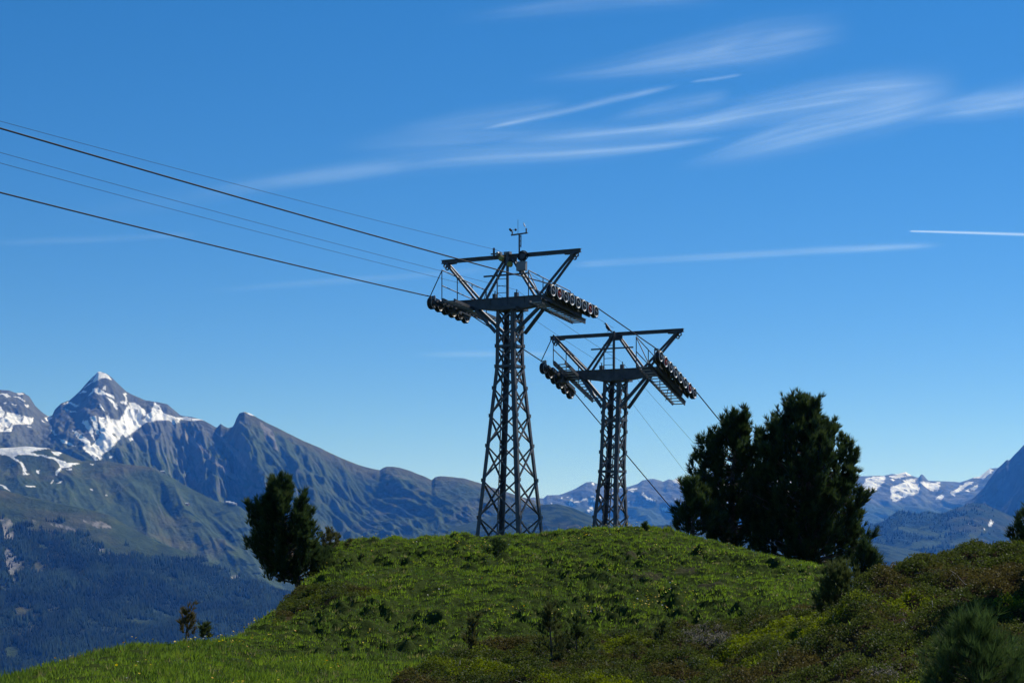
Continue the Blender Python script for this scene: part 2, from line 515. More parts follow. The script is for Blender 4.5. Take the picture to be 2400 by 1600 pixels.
SLOPES = {}
def massif(name, label, ridge, foot, px0, px1, nu, nv, amp, lam, skew, seed, colour, prof=1.0, ridge_rough=4.0, back=0.45, gain=.55, swell=0):
    """ridge / foot: (px, py, distance) polylines of the skyline and of the base of the slope"""
    px = np.linspace(px0, px1, nu)
    rp = np.array(ridge, float); fp = np.array(foot, float)
    Dr = np.interp(px, rp[:, 0], rp[:, 2]); yr = np.interp(px, rp[:, 0], rp[:, 1])
    Df = np.interp(px, fp[:, 0], fp[:, 2]); yf = np.interp(px, fp[:, 0], fp[:, 1])
    zr = Zp(yr, Dr); zf = Zp(yf, Df)
    nb = 14
    v = np.concatenate([-np.linspace(1, 0, nb, endpoint=False), np.linspace(0, 1, nv) ** 1.05])[:, None]
    vp = np.clip(v, 0, 1)
    D = np.where(v >= 0, Dr + (Df - Dr) * vp, Dr + (Dr - Df) * back * (-v) * 1.2)
    k = np.ones(41) / 41.0
    zs = np.convolve(np.pad(zr, 20, mode='edge'), k, 'valid'); zs = np.convolve(np.pad(zs, 20, mode='edge'), k, 'valid')
    bl = sstep(.0, .3, vp)
    zr = zr * (1 - bl) + np.minimum(zs, zr + 60) * bl
    s = vp * prof + (1 - prof) * vp * vp
    z = np.where(v >= 0, zr + (zf - zr) * s, zr - (zr - zf) * (-v) * .7 - (zr - zf) * .2 * v * v)
    X = (px[None, :] - 1200) / F * D
    # ribs and gullies running down the fall line, slanted
    gx = X - skew * (Dr[None] - D)
    dv = (Dr[None] - D)
    wx = gx + lam * .22 * fbm(X / lam * .7, dv / lam * .5, 3, seed + 70)
    rib = ridged(wx / lam, dv / (lam * 4.5), 5, seed, gain) - .35
    if isinstance(amp, list): amp = np.interp(px, [a_[0] for a_ in amp], [a_[1] for a_ in amp])[None]
    env = sstep(0.0, .22, vp) * (1 - .45 * sstep(.75, 1, vp))
    if swell: rib = rib + swell * fbm(X / (lam * 2.2), dv / (lam * 2.2), 3, seed + 5)
    fine = ridged(wx / (lam * .23), dv / (lam * .9), 3, seed + 33, .55) - .35
    fade = np.clip(np.asarray(amp) / 220.0, .15, 1.1) ** 1.4
    z = z + lam * .062 * fade * (fine - .3) * sstep(.01, .1, vp)
    rib = rib + 0 * fine
    z = z + amp * (rib - .5) * env + ridge_rough * fbm(X / 60, dv / 90, 4, seed + 9) * (.3 + .7 * sstep(0, .03, np.abs(v)))
    V = np.stack([X, D, z], -1)
    # slope
    du = np.gradient(V, axis=1); dvv = np.gradient(V, axis=0)
    n = np.cross(du, dvv); n /= np.linalg.norm(n, axis=2, keepdims=True) + 1e-9
    n[n[..., 2] < 0] *= -1
    PX = 1200 + X / D * F; PY = YH - (z - EYE) / D * F
    c = colour(PX, PY, X, D, z, n[..., 2], vp * np.ones_like(X), fine)
    o = mesh_np(name, V.reshape(-1, 3), grid_faces(len(v), nu), M['rock'], smooth=True, col=c.reshape(-1, 3))
    tag(o, label, None, kind='structure')
    SLOPES[label] = (PX[nb:], PY[nb:], V[nb:], n[nb:], c[nb:])
    return o


def polys_mask(PX, PY, X, D, polys, jit=5.0, scale=.012, seed=90):
    jx = PX + jit * 2.2 * fbm(X * scale, D * scale, 4, seed, .6); jy = PY + jit * 1.6 * fbm(X * scale + 50, D * scale, 4, seed + 1, .6)
    m = np.zeros(PX.shape, bool)
    for p in polys: m |= inpoly(jx, jy, p)
    return m.astype(float)


# --- the great snow-streaked massif
ridgeA = [(-500, 950), (-250, 900), (-100, 930), (0, 913), (20, 914), (38, 921), (54, 919), (69, 929), (82, 950), (95, 962), (112, 975), (122, 974), (128, 960), (143, 945), (163, 938), (176, 926), (189, 914), (199, 902), (209, 891), (219, 881), (230, 871), (243, 873), (255, 878), (264, 886), (273, 895), (284, 906), (296, 917), (318, 928), (342, 938), (370, 942), (393, 947), (408, 960), (423, 973), (450, 977), (474, 983), (492, 993), (508, 1002), (517, 992), (525, 998), (536, 1003), (546, 999), (551, 989), (554, 980), (561, 968), (574, 964), (588, 970), (602, 978), (669, 1012), (710, 1032), (752, 1050), (780, 1064), (820, 1081), (859, 1095), (890, 1101), (897, 1096), (905, 1093), (920, 1093), (936, 1095), (966, 1105), (990, 1114), (1012, 1124), (1020, 1117), (1031, 1115), (1060, 1117), (1089, 1121), (1120, 1130), (1180, 1150), (1250, 1172), (1300, 1192), (1400, 1225), (1500, 1240)]
def distA(x): return np.interp(x, [-500, 0, 230, 420, 574, 900, 1250, 1500], [9400, 9300, 9300, 8900, 8400, 8100, 7600, 7600])
ridgeA = [(x, y, distA(x)) for x, y in ridgeA]
footA = [(-500, 1250, 6900), (200, 1250, 6900), (520, 1400, 6500), (700, 1400, 6100), (900, 1380, 5800), (1250, 1380, 5600), (1500, 1380, 5600)]
snowA = [r7(p) for p in [
    [(900, 118), (1000, 145), (1030, 200), (960, 178), (860, 215), (825, 200)],
    [(760, 272), (830, 222), (855, 214), (800, 262)],
    [(845, 282), (900, 262), (955, 302), (1045, 333), (1047, 365), (960, 332), (900, 332)],
    [(935, 250), (970, 250), (980, 290), (945, 280)],
    [(720, 315), (770, 296), (803, 303), (740, 322)],
    [(975, 350), (1050, 398), (1090, 450), (1072, 475), (1038, 420)],
    [(1133, 318), (1162, 320), (1175, 420), (1138, 428), (1150, 360)],
    [(1190, 400), (1240, 405), (1330, 478), (1342, 512), (1388, 490), (1420, 395), (1480, 455), (1500, 500), (1620, 540), (1700, 533), (1865, 563), (1800, 574), (1660, 562), (1600, 608), (1550, 565), (1450, 570), (1350, 582), (1250, 655), (1160, 724), (1130, 700), (1090, 740), (1000, 850), (940, 880), (930, 922), (880, 934), (830, 885), (755, 820), (790, 798), (850, 800), (890, 740), (925, 700), (910, 540), (980, 545), (990, 498), (1022, 550), (1100, 565), (1150, 478)],
    [(745, 565), (800, 565), (850, 640), (865, 745), (818, 672)],
    [(818, 528), (885, 528), (915, 702), (880, 692), (850, 580)],
    [(668, 655), (720, 678), (825, 760), (845, 825), (790, 800), (715, 730)],
    [(550, 735), (600, 748), (705, 804), (640, 795), (565, 772)],
    [(555, 420), (640, 396), (725, 432), (690, 444), (640, 412)], [(575, 446), (650, 478), (725, 495), (640, 494)],
    [(-900, 400), (0, 435), (40, 488), (200, 518), (305, 545), (295, 605), (180, 602), (120, 612), (110, 668), (20, 668), (-900, 650)],
    [(15, 322), (60, 322), (98, 350), (60, 362)], [(110, 345), (170, 350), (240, 400), (180, 372)], [(150, 318), (215, 314), (210, 330), (165, 330)],
    [(410, 545), (470, 530), (475, 545), (430, 572)], [(905, 415), (935, 430), (970, 490), (940, 470)],
    [(460, 655), (490, 655), (525, 715), (505, 700)],
    [(2245, 488), (2290, 500), (2352, 530), (2300, 520)], [(1000, 900), (1045, 885), (1030, 915), (1005, 918)], [(1180, 745), (1200, 718), (1232, 740), (1200, 762)]]]
scarA = [[(430, 1000), (470, 1040), (520, 1090), (560, 1120), (545, 1122), (500, 1085), (450, 1040), (425, 1020)], [(500, 1005), (560, 1060), (585, 1100), (570, 1090), (530, 1045)], [(605, 985), (640, 1010), (655, 1060), (625, 1030)]]


def colA(PX, PY, X, D, z, nz, v, rib):
    n1 = fbm(X / 260, D / 260, 4, 201); n2 = fbm(X / 60, D / 60, 4, 202)
    right = sstep(450, 640, PX)
    c = np.broadcast_to(ROCK, X.shape + (3,)).copy()
    c = c * (1 + .5 * n2[..., None])
    green = sstep(.42, .62, nz + .3 * n1 - .15 * (1 - right)) * sstep(1010, 1075, PY + 40 * n1 + 60 * right)
    c = lerp3(c, ALP * (1 + .5 * n1[..., None]), np.clip(green, 0, 1))
    brown = sstep(.1, .02, v + .05 * n1) * right
    c = lerp3(c, BROWN, np.clip(brown, 0, 1))
    brown2 = sstep(.05, .3, n1 + .1) * .5 * right * sstep(640, 800, PX)
    c = lerp3(c, BROWN * .9, brown2)
    scar = polys_mask(PX, PY, X, D, scarA, 5, .01, 300)
    c = lerp3(c, SCREE, scar * .8)
    stri = sstep(.0, .35, fbm((X - .7 * (9000 - D)) / 45, D / 400, 3, 205)) * sstep(.25, .6, n1 + .3)
    c = lerp3(c, SCREE * .8, np.clip(stri * .5, 0, 1) * (1 - brown))
    sn = polys_mask(PX, PY, X, D, snowA, 3.4, .016)
    streak = fbm(X / 26, D / 150, 3, 208)
    sn = sn * sstep(-.5, -.3, streak - .28 * sstep(.2, .6, rib))
    sp = sstep(.34, .4, fbm(X / 55, D / 90, 3, 209) + .05) * sstep(1060, 960, PY) * sstep(470, 330, PX)
    return lerp3(c, SNOW, np.clip(np.maximum(sn, sp), 0, 1))


massif('mountain', 'grey rock massif streaked with snow, pyramid summit', ridgeA, footA, -500, 1500, 1000, 260, [(0, 110), (300, 130), (440, 260), (800, 230), (1000, 130), (1300, 70)], 520, .35, 21, colA, prof=.95, ridge_rough=14, gain=.6, swell=.15)

# --- the brown alp with snow tongues in front of it
ridgeB = [(-500, 1040), (-100, 1042), (0, 1050), (60, 1046), (115, 1050), (160, 1066), (191, 1080), (240, 1078), (306, 1089), (357, 1094), (383, 1108), (434, 1137), (470, 1156), (505, 1173), (540, 1180), (561, 1186), (620, 1230), (700, 1290), (760, 1330)]
ridgeB = [(x, y, np.interp(x, [-500, 0, 350, 760], [7000, 7000, 6800, 6300])) for x, y in ridgeB]
footB = [(-500, 1260, 5700), (100, 1275, 5700), (400, 1350, 5600), (760, 1400, 5500)]
snowB = [r7(p) for p in [
    [(-900, 800), (0, 815), (200, 785), (390, 785), (455, 828), (330, 842), (265, 866), (420, 888), (500, 908), (620, 958), (740, 958), (640, 994), (562, 1004), (520, 1085), (508, 1040), (558, 992), (500, 932), (380, 892), (180, 884), (125, 900), (205, 960), (245, 1030), (225, 1055), (180, 962), (90, 897), (0, 884), (-900, 860)],
    [(475, 855), (565, 858), (540, 890), (485, 885)], [(205, 1050), (265, 1052), (262, 1066), (210, 1064)], [(330, 1025), (370, 1025), (350, 1058)], [(600, 1020), (660, 1005), (660, 1018), (620, 1030)],
    [(465, 1160), (490, 1112), (492, 1135)], [(525, 1145), (575, 1115), (560, 1140)], [(0, 1155), (40, 1165), (95, 1218), (40, 1190)], [(240, 1165), (325, 1172), (320, 1182), (250, 1178)], [(800, 1195), (855, 1203), (845, 1212)], [(820, 965), (862, 968), (850, 980)], [(960, 1245), (985, 1248), (975, 1255)]]]


def colB(PX, PY, X, D, z, nz, v, rib):
    n1 = fbm(X / 330, D / 330, 4, 221); n2 = fbm(X / 70, D / 70, 4, 222)
    c = lerp3(np.broadcast_to(ALP, X.shape + (3,)), np.broadcast_to(BROWN, X.shape + (3,)), sstep(.0, .35, n1 + .3 * sstep(1130, 1070, PY)))
    c = c * (1 + .4 * n2[..., None])
    c = lerp3(c, ROCK * .9, sstep(.76, .62, nz + .15 * n2))
    c = lerp3(c, WOOD * 1.3, sstep(.16, .24, n2 + .5 * fbm(X / 200, D / 200, 3, 226)) * sstep(1150, 1190, PY) * sstep(150, 300, PX))
    sn = polys_mask(PX, PY, X, D, snowB, 3.0, .018, 230)
    return lerp3(c, SNOW, sn)


massif('mountain', 'brown and green alp shoulder with snow tongues below the massif', ridgeB, footB, -500, 760, 560, 150, 90, 420, .4, 41, colB, prof=1.25, ridge_rough=8, gain=.5, swell=.8)

# --- forested front slope
ridgeC = [(-500, 1080), (-100, 1130), (0, 1147), (71, 1164), (130, 1178), (196, 1190), (255, 1206), (312, 1239), (372, 1271), (446, 1296), (536, 1334), (595, 1362), (680, 1392), (760, 1430), (860, 1470)]
ridgeC = [(x, y, np.interp(x, [-500, 0, 350, 860], [5400, 5300, 5200, 4900])) for x, y in ridgeC]
footC = [(-500, 1680, 3900), (300, 1680, 3900), (860, 1700, 3900)]
scarC = [r1(p) for p in [[(0, 60), (60, 20), (110, 90), (105, 220), (40, 210), (10, 120)], [(235, 60), (280, 65), (320, 105), (260, 95)], [(380, 85), (470, 90), (600, 145), (520, 130)], [(640, 60), (800, 80), (880, 130), (760, 120)], [(20, 260), (90, 300), (180, 430), (120, 560), (60, 480), (30, 360)], [(700, 250), (800, 280), (920, 350), (820, 330)], [(1780, 470), (1850, 460), (1900, 515), (1820, 515)]]]
meadC = [r1(p) for p in [[(290, 240), (340, 250), (410, 300), (320, 280)], [(1155, 770), (1200, 750), (1300, 790), (1480, 840), (1600, 880), (1700, 940), (1700, 970), (1560, 920), (1400, 850), (1280, 815)], [(40, 1060), (110, 1030), (150, 1080), (120, 1140), (50, 1130)], [(780, 690), (830, 680), (840, 700)], [(1180, 460), (1220, 470), (1200, 510)], [(960, 690), (1070, 715), (1000, 715)]]]


def colC(PX, PY, X, D, z, nz, v, rib):
    n1 = fbm(X / 260, D / 260, 4, 241); n2 = fbm(X / 60, D / 60, 4, 242)
    c = lerp3(np.broadcast_to(BROWN * .85, X.shape + (3,)), np.broadcast_to(ALP * .8, X.shape + (3,)), sstep(-.25, .1, n1 + .25 * sstep(250, 450, PX)))
    c = c * (1 + .45 * n2[..., None])
    c = lerp3(c, ROCK, sstep(.72, .6, nz + .2 * n2))
    sc_ = polys_mask(PX, PY, X, D, scarC, 6, .012, 245)
    c = lerp3(c, SCREE * 1.25, sc_ * sstep(-.25, .1, fbm(X / 30, D / 120, 3, 246)))
    md = polys_mask(PX, PY, X, D, meadC, 5, .012, 247)
    c = lerp3(c, ALP * .95, md)
    return c


massif('mountain', 'front mountain slope, brown grass above and dark forest below', ridgeC, footC, -500, 860, 460, 150, 55, 360, -.4, 61, colC, prof=1.0, ridge_rough=6, swell=.4)

# --- low green ridges behind the towers
ridgeD = [(1050, 1240), (1180, 1200), (1240, 1188), (1274, 1182), (1305, 1180), (1342, 1189), (1386, 1208), (1430, 1226), (1476, 1236), (1530, 1231), (1594, 1228), (1700, 1236), (1850, 1245), (2000, 1262), (2200, 1300)]
ridgeD = [(x, y, 6400) for x, y in ridgeD]
footD = [(1050, 1330, 4600), (2200, 1380, 4600)]
def colD(PX, PY, X, D, z, nz, v, rib):
    n1 = fbm(X / 300, D / 300, 4, 261); n2 = fbm(X / 50, D / 50, 3, 262)
    c = lerp3(np.broadcast_to(ALP * .75, X.shape + (3,)), np.broadcast_to(WOOD * 1.5, X.shape + (3,)), sstep(-.05, .1, n2 + n1))
    return lerp3(c, BROWN * .7, sstep(.15, .3, n1))
massif('hill', 'low green hills beyond the knoll', ridgeD, footD, 1050, 2200, 260, 60, 50, 420, .2, 71, colD, ridge_rough=8, swell=.4)

# --- far snowy range
ridgeE = [(1000, 1180), (1200, 1172), (1250, 1165), (1274, 1167), (1282, 1160), (1311, 1159), (1342, 1148), (1358, 1139), (1373, 1130), (1388, 1128), (1400, 1133), (1420, 1142), (1450, 1144), (1473, 1140), (1495, 1133), (1505, 1125), (1532, 1121), (1555, 1128), (1568, 1122), (1577, 1125), (1583, 1122), (1590, 1118), (1600, 1130), (1611, 1125), (1680, 1105), (1750, 1120), (1830, 1100), (1900, 1118), (1960, 1108), (2010, 1116), (2028, 1115), (2071, 1114), (2089, 1110), (2102, 1111), (2122, 1105), (2138, 1115), (2153, 1119), (2157, 1113), (2161, 1110), (2176, 1126), (2204, 1127), (2237, 1128), (2250, 1130), (2281, 1119), (2296, 1116), (2309, 1106), (2320, 1097), (2339, 1096), (2450, 1080), (2700, 1090)]
ridgeE = [(x, y, 14200) for x, y in ridgeE]
footE = [(1000, 1290, 11200), (2700, 1290, 11200)]
snowE = [r5(p) for p in [[(80, 545), (120, 470), (290, 448), (282, 505), (200, 595), (90, 585)], [(320, 455), (480, 412), (535, 448), (400, 475)], [(340, 555), (480, 505), (605, 535), (605, 605), (500, 635), (360, 690), (340, 640)], [(450, 490), (590, 470), (560, 500), (470, 510)], [(612, 508), (800, 508), (772, 595), (700, 585)], [(885, 605), (1050, 498), (1105, 508), (1000, 575), (920, 630)], [(1100, 470), (1250, 385), (1285, 400), (1200, 475)], [(1030, 585), (1150, 522), (1142, 562), (1050, 602)], [(730, 660), (800, 625), (860, 630), (800, 668)], [(340, 480), (385, 480), (370, 505)]]] + \
    [r6(p) for p in [[(530, 720), (570, 640), (600, 645), (570, 700), (605, 720)], [(605, 680), (700, 660), (800, 640), (810, 652), (690, 690)], [(780, 670), (900, 645), (940, 600), (1000, 590), (990, 620), (900, 675)], [(830, 610), (890, 592), (900, 600), (840, 628)], [(780, 840), (850, 745), (900, 725), (880, 790)], [(860, 415), (900, 415), (890, 455), (870, 450)], [(520, 612), (555, 600), (550, 628)], [(1100, 560), (1200, 540), (1200, 560), (1110, 580)], [(1100, 610), (1200, 600), (1200, 625)], [(1365, 505), (1470, 488), (1500, 510), (1370, 522)], [(1365, 530), (1450, 528), (1440, 545)], [(1545, 580), (1580, 555), (1640, 620), (1740, 660), (1735, 680), (1620, 645)], [(1500, 615), (1560, 610), (1550, 628)], [(1820, 765), (1860, 748), (1920, 800), (1880, 812)], [(1985, 395), (2050, 345), (2080, 400), (2030, 432)], [(2175, 430), (2200, 400), (2215, 440)], [(2000, 630), (2015, 630), (2030, 668)], [(440, 610), (460, 608), (455, 636)], [(310, 695), (355, 692), (345, 708)], [(1370, 690), (1395, 660), (1400, 690)]]]
snowE += [[(1620, 1150), (1700, 1130), (1760, 1150), (1700, 1180)], [(1800, 1125), (1860, 1115), (1900, 1150), (1830, 1170)], [(1940, 1130), (2000, 1125), (1990, 1160)]]
def colE(PX, PY, X, D, z, nz, v, rib):
    n1 = fbm(X / 420, D / 420, 4, 281); n2 = fbm(X / 90, D / 90, 4, 282)
    c = ROCK * (1 + .6 * n2[..., None])
    c = lerp3(c, ALP, sstep(1170, 1200, PY + 30 * n1))
    sn = polys_mask(PX, PY, X, D, snowE, 3.4, .011, 290)
    sn = sn * sstep(-.3, -.05, fbm(X / 40, D / 90, 4, 291))
    return lerp3(c, SNOW, sn)
massif('mountain', 'far hazy range with snowfields on the horizon', ridgeE, footE, 1000, 2700, 640, 140, 190, 800, .3, 81, colE, ridge_rough=16, swell=.3)

# --- dark mountain and wooded ridge at the right
ridgeG = [(2150, 1262), (2200, 1240), (2240, 1205), (2262, 1180), (2281, 1166), (2306, 1142), (2322, 1118), (2339, 1096), (2350, 1086), (2360, 1076), (2364, 1078), (2367, 1077), (2380, 1063), (2398, 1044), (2430, 1012), (2500, 960), (2600, 900), (2800, 840), (3000, 820)]
ridgeG = [(x, y, np.interp(x, [2150, 2400, 3000], [9900, 9500, 9000])) for x, y in ridgeG]
footG = [(2150, 1300, 8600), (2400, 1330, 7500), (3000, 1330, 6900)]
def colG(PX, PY, X, D, z, nz, v, rib):
    n1 = fbm(X / 200, D / 200, 4, 301); n2 = fbm(X / 40, D / 40, 4, 302)
    c = ROCK * (.75 + .5 * n2[..., None])
    return lerp3(c, ALP * .7, sstep(.05, .25, n1) * sstep(1100, 1200, PY))
massif('mountain', 'steep dark rock mountain rising out of frame', ridgeG, footG, 2150, 3000, 300, 130, 250, 560, -.4, 101, colG, ridge_rough=22, swell=.2)

ridgeH = [(1850, 1270), (1960, 1245), (2026, 1231), (2050, 1227), (2071, 1221), (2090, 1206), (2107, 1195), (2130, 1199), (2153, 1203), (2165, 1198), (2173, 1196), (2190, 1200), (2204, 1203), (2225, 1196), (2245, 1189), (2281, 1178), (2310, 1182), (2350, 1200), (2420, 1230), (2520, 1270), (2700, 1300)]
ridgeH = [(x, y, 7600) for x, y in ridgeH]
footH = [(1850, 1400, 5700), (2700, 1400, 5700)]
snowH = [r5(p) for p in [[(1230, 920), (1250, 880), (1262, 848), (1270, 870), (1290, 872), (1262, 905)], [(1180, 945), (1210, 930), (1205, 942)], [(1030, 1028), (1070, 1010), (1060, 1022)], [(1055, 885), (1070, 885), (1065, 895)]]]
meadH = [r5(p) for p in [[(100, 960), (230, 950), (300, 1080), (250, 1060), (200, 980)], [(560, 940), (640, 930), (760, 980), (880, 930), (900, 970), (760, 1010), (600, 990)], [(200, 1160), (320, 1125), (440, 1180), (600, 1225), (500, 1260), (300, 1300), (210, 1260)], [(530, 1060), (700, 1020), (820, 1070), (700, 1110), (540, 1110)], [(850, 1090), (1000, 1010), (1200, 930), (1230, 940), (1100, 1050), (950, 1110)]]]
def colH(PX, PY, X, D, z, nz, v, rib):
    n1 = fbm(X / 150, D / 150, 4, 321); n2 = fbm(X / 40, D / 40, 4, 322)
    c = (WOOD * 1.6 + ALP * .2) * (1 + .5 * n2[..., None])
    md = np.maximum(polys_mask(PX, PY, X, D, meadH, 6, .01, 323), sstep(.16, .3, n1 + .3 * n2))
    c = lerp3(c, ALP * (1 + .4 * n2[..., None]), md)
    dry = sstep(2200, 2260, PX) * sstep(-.1, .2, n1) * .6
    c = lerp3(c, BROWN * .85, dry)
    return lerp3(c, SNOW, polys_mask(PX, PY, X, D, snowH, 1.5, .02, 324))
massif('mountain', 'wooded ridge with pale clearings below the dark mountain', ridgeH, footH, 1850, 2700, 330, 110, 60, 300, .3, 111, colH, ridge_rough=10, swell=.5)


# ------------------------------------------------------------------ cableway towers
PHI = math.radians(29)
AX = np.array([math.cos(PHI), -math.sin(PHI), 0])      # along the crossarm
CX = np.array([math.sin(PHI), math.cos(PHI), 0])       # along the cables, downhill


def sheave(parent, loc, tilt, red):
    """grooved wheel: black tyre, bright rim, dark hub"""
    key = 'red' if red else 'plain'
    r = empty('sheave', loc)
    r.parent = parent
    if key not in sheave.done:
        ty = MB().lathe([(-.075, .13), (-.075, .215), (-.06, .245), (-.028, .248), (-.012, .225), (.012, .225), (.028, .248), (.06, .245), (.075, .215), (.075, .13)], (0, 0, 0), 'x', 26, True).build('tyre', M['rubber'], r, True)
        rm = MB().lathe([(.077, .205), (.094, .218), (.099, .204), (.09, .178), (.077, .165)], (0, 0, 0), 'x', 26, True)
        rm.lathe([(-.077, .205), (-.094, .222), (-.099, .200), (-.09, .165), (-.077, .15)], (0, 0, 0), 'x', 26, True)
        rm = rm.build('rim', M['alu'], r, True)
        h = MB().lathe([(-.07, .05), (-.05, .155), (.05, .155), (.066, .085), (.07, .05)], (0, 0, 0), 'x', 20).lathe([(.06, .075), (.1, .06), (.11, .03)], (0, 0, 0), 'x', 12)
        for k in range(5):
            a = k * 2 * math.pi / 5
            h.bar((.072, .06 * math.cos(a), .06 * math.sin(a)), (.072, .155 * math.cos(a), .155 * math.sin(a)), .03, .03, (1, 0, 0))
        h = h.build('hub', M['red'] if red else M['steel'], r)
        if red: tag(h, 'red painted wheel hub')
        bz = MB().lathe([(-.13, .035), (.12, .035)], (0, 0, 0), 'x', 10).build('axle', M['steel_light'], r)
        sheave.done[key] = (ty.data, rm.data, h.data, bz.data)
    else:
        for nm, d in zip(('tyre', 'rim', 'hub', 'axle'), sheave.done[key]):
            c = bpy.data.objects.new(nm, d); COL.objects.link(c); c.parent = r
            if nm == 'hub' and red: tag(c, 'red painted wheel hub')
    r.rotation_euler = (tilt, 0, 0)
    return r


sheave.done = {}


def tower(pos, label, levels, kink, zc, zb, htop, hkink, hbase, lean, slope, row_z, brace_drop, seed):
    """levels: node heights above the foot, bottom to top; zc crossarm top; zb top beam; lean: offset along the cable per metre"""
    rnd = random.Random(seed)
    T = empty('cable_tower', pos, -PHI)
    tag(T, label, 'cableway tower', 'lattice towers of the cableway')
    zl0, zl1 = levels[0], levels[-1]
    S = M['steel']

    def hw(z):
        return float(np.interp(z, [zl0, kink, zl1], [hbase, hkink, htop]))
    def cy(z):
        return lean * (z - zl0)
    def leg(sx, sy, z):
        return Vector((sx * hw(z), cy(z) + sy * hw(z), z))
    # legs: angle sections
    for sx in (-1, 1):
        for sy in (-1, 1):
            b = MB()
            for z0, z1 in ((zl0, kink), (kink, zl1)):
                p, q = leg(sx, sy, z0), leg(sx, sy, z1)
                e = Vector((0, 0, .006))
                b.bar(p + Vector((-sx * .075, 0, 0)), q + Vector((-sx * .075, 0, 0)) + e, .145, .03, (0, 1, 0))
                b.bar(p + Vector((0, -sy * .075, 0)), q + Vector((0, -sy * .075, 0)) + e, .026, .14, (0, 1, 0))
            b.build('leg', S, T)
    # lattice of crossing angles on the four faces, gusset plates at the nodes
    for i in range(len(levels) - 1):
        z0, z1 = levels[i], levels[i + 1]
        for (s0, s1) in (((-1, -1), (1, -1)), ((1, -1), (1, 1)), ((1, 1), (-1, 1)), ((-1, 1), (-1, -1))):
            nrm = Vector(((s0[0] + s1[0]) / 2, (s0[1] + s1[1]) / 2, 0))
            for k, (a, c) in enumerate(((s0, s1), (s1, s0))):
                off = nrm * (.02 if k == 0 else -.028)
                p = leg(*a, z0) + off; q = leg(*c, z1) + off
                MB().bar(p, q, .02, .066, nrm.cross(Vector((0, 0, 1)))).bar(p - nrm * .022, q - nrm * .022, .035, .014, nrm.cross(Vector((0, 0, 1))), (0, .028)).build('brace', S, T)
        if i:
            for sx in (-1, 1):
                for sy in (-1, 1):
                    p = leg(sx, sy, z0)
                    MB().box((p.x + sx * .042, p.y - sy * .07, p.z), (.012, .18, .14)).build('gusset_plate', S, T)
    # horizontal stiffening frames
    for z in (kink, zc - .95 - brace_drop):
        b = MB()
        cs = [leg(-1, -1, z), leg(1, -1, z), leg(1, 1, z), leg(-1, 1, z)]
        for k in range(4): b.bar(cs[k], cs[(k + 1) % 4], .07, .09)
        b.bar(cs[0], cs[2], .07, .07)
        b.build('stiffening_frame', S, T)
    y0 = cy(zl1)
    # head plate, tapered box crossarm
    MB().box((0, y0, zl1 + .02), (htop * 2 + .3, htop * 2 + .3, .1)).build('head_plate', S, T)
    prof = [(-2.42, .26), (-1.9, .30), (-.75, .46), (.75, .46), (1.9, .30), (2.42, .26)]
    V = []; Fc = []
    for (u, d) in prof:
        for (yy, zz) in ((-.2, 0), (.2, 0), (.2, -d), (-.2, -d)): V.append((u, y0 + yy, zc + zz))
    for i in range(len(prof) - 1):
        for k in range(4): Fc.append((i * 4 + k, i * 4 + (k + 1) % 4, i * 4 + 4 + (k + 1) % 4, i * 4 + 4 + k))
    Fc += [(3, 2, 1, 0), tuple(range(20, 24))]
    b = MB().add(V, Fc)
    b.box((0, y0, zc - .008), (4.9, .48, .03))
    b.build('crossarm', S, T)
    for u in (-1.9, -.75, 0, .75, 1.9):
        MB().box((u, y0, zc - .14), (.02, .45, .24)).build('stiffener', S, T)
    # raking braces under the crossarm
    for sx in (-1, 1):
        for sy in (-1, 1):
            zz = zc - .42 - brace_drop
            p = Vector((sx * 1.55, y0 + sy * .17, zc - .30)); q = leg(sx, sy, zz) + Vector((sx * .03, 0, 0))
            MB().bar(p, q, .11, .02, (0, 1, 0)).bar(p, q, .02, .11, (0, 1, 0), (.05, .05)).build('raking_brace', S, T)
    # upper W frame and lifting beam
    b = MB()
    b.bar((-3.1, y0, zb), (3.1, y0, zb), .14, .025, (0, 0, 1), (0, .062)).bar((-3.1, y0, zb), (3.1, y0, zb), .14, .025, (0, 0, 1), (0, -.062)).bar((-3.1, y0, zb), (3.1, y0, zb), .03, .11)
    b.build('lifting_beam', S, T)
    for sx in (-1, 1):
        for sy in (-1, 1):
            foot = Vector((sx * 1.42, y0 + sy * .23, zc))
            foot2 = Vector((sx * 1.22, y0 + sy * .23, zc))
            MB().bar(foot, (sx * 2.85, y0 + sy * .1, zb - .08), .085, .07, (0, 1, 0)).build('frame_strut', S, T)
            MB().bar(foot2, (sx * .14, y0 + sy * .1, zb - .08), .085, .07, (0, 1, 0)).build('frame_strut', S, T)
        # lug plate with two holes at the beam end
        pl = MB()
        pts = [(.34, .04), (.34, -.02), (.3, -.05), (.02, -.09), (-.30, -.07), (-.36, 0.04)]
        n = 14
        outer = []
        holes = [(.22, -.1), (.13, -.21)]
        V2 = [(sx * (2.72 + a), y0 - .02, zb - .05 + c) for a, c in pts] + [(sx * (2.72 + a), y0 + .02, zb - .05 + c) for a, c in pts]
        m = len(pts)
        pl.add(V2, [tuple(range(m)), tuple(range(2 * m - 1, m - 1, -1))] + [(i, i + m, (i + 1) % m + m, (i + 1) % m) for i in range(m)])
        pl.build('lug_plate', S, T)
        for (a, c) in holes:
            MB().lathe([(-.025, .04), (-.025, .082), (.025, .082), (.025, .04)], (sx * (2.72 + a), y0, zb - .06 + c), 'y', 16, True).build('lug_ring', S, T)
    MB().box((0, y0, zb - .16), (.62, .05, .2)).build('apex_plate', S, T)
    # centre post, service ladder and cross rail
    MB().bar((.04, y0 - .26, zc), (.04, y0 - .26, zb + .1), .09, .07).build('centre_post', S, T)
    lad = MB().bar((-.42, y0 - .26, zc), (-.42, y0 - .26, zc + 1.05), .035, .035)
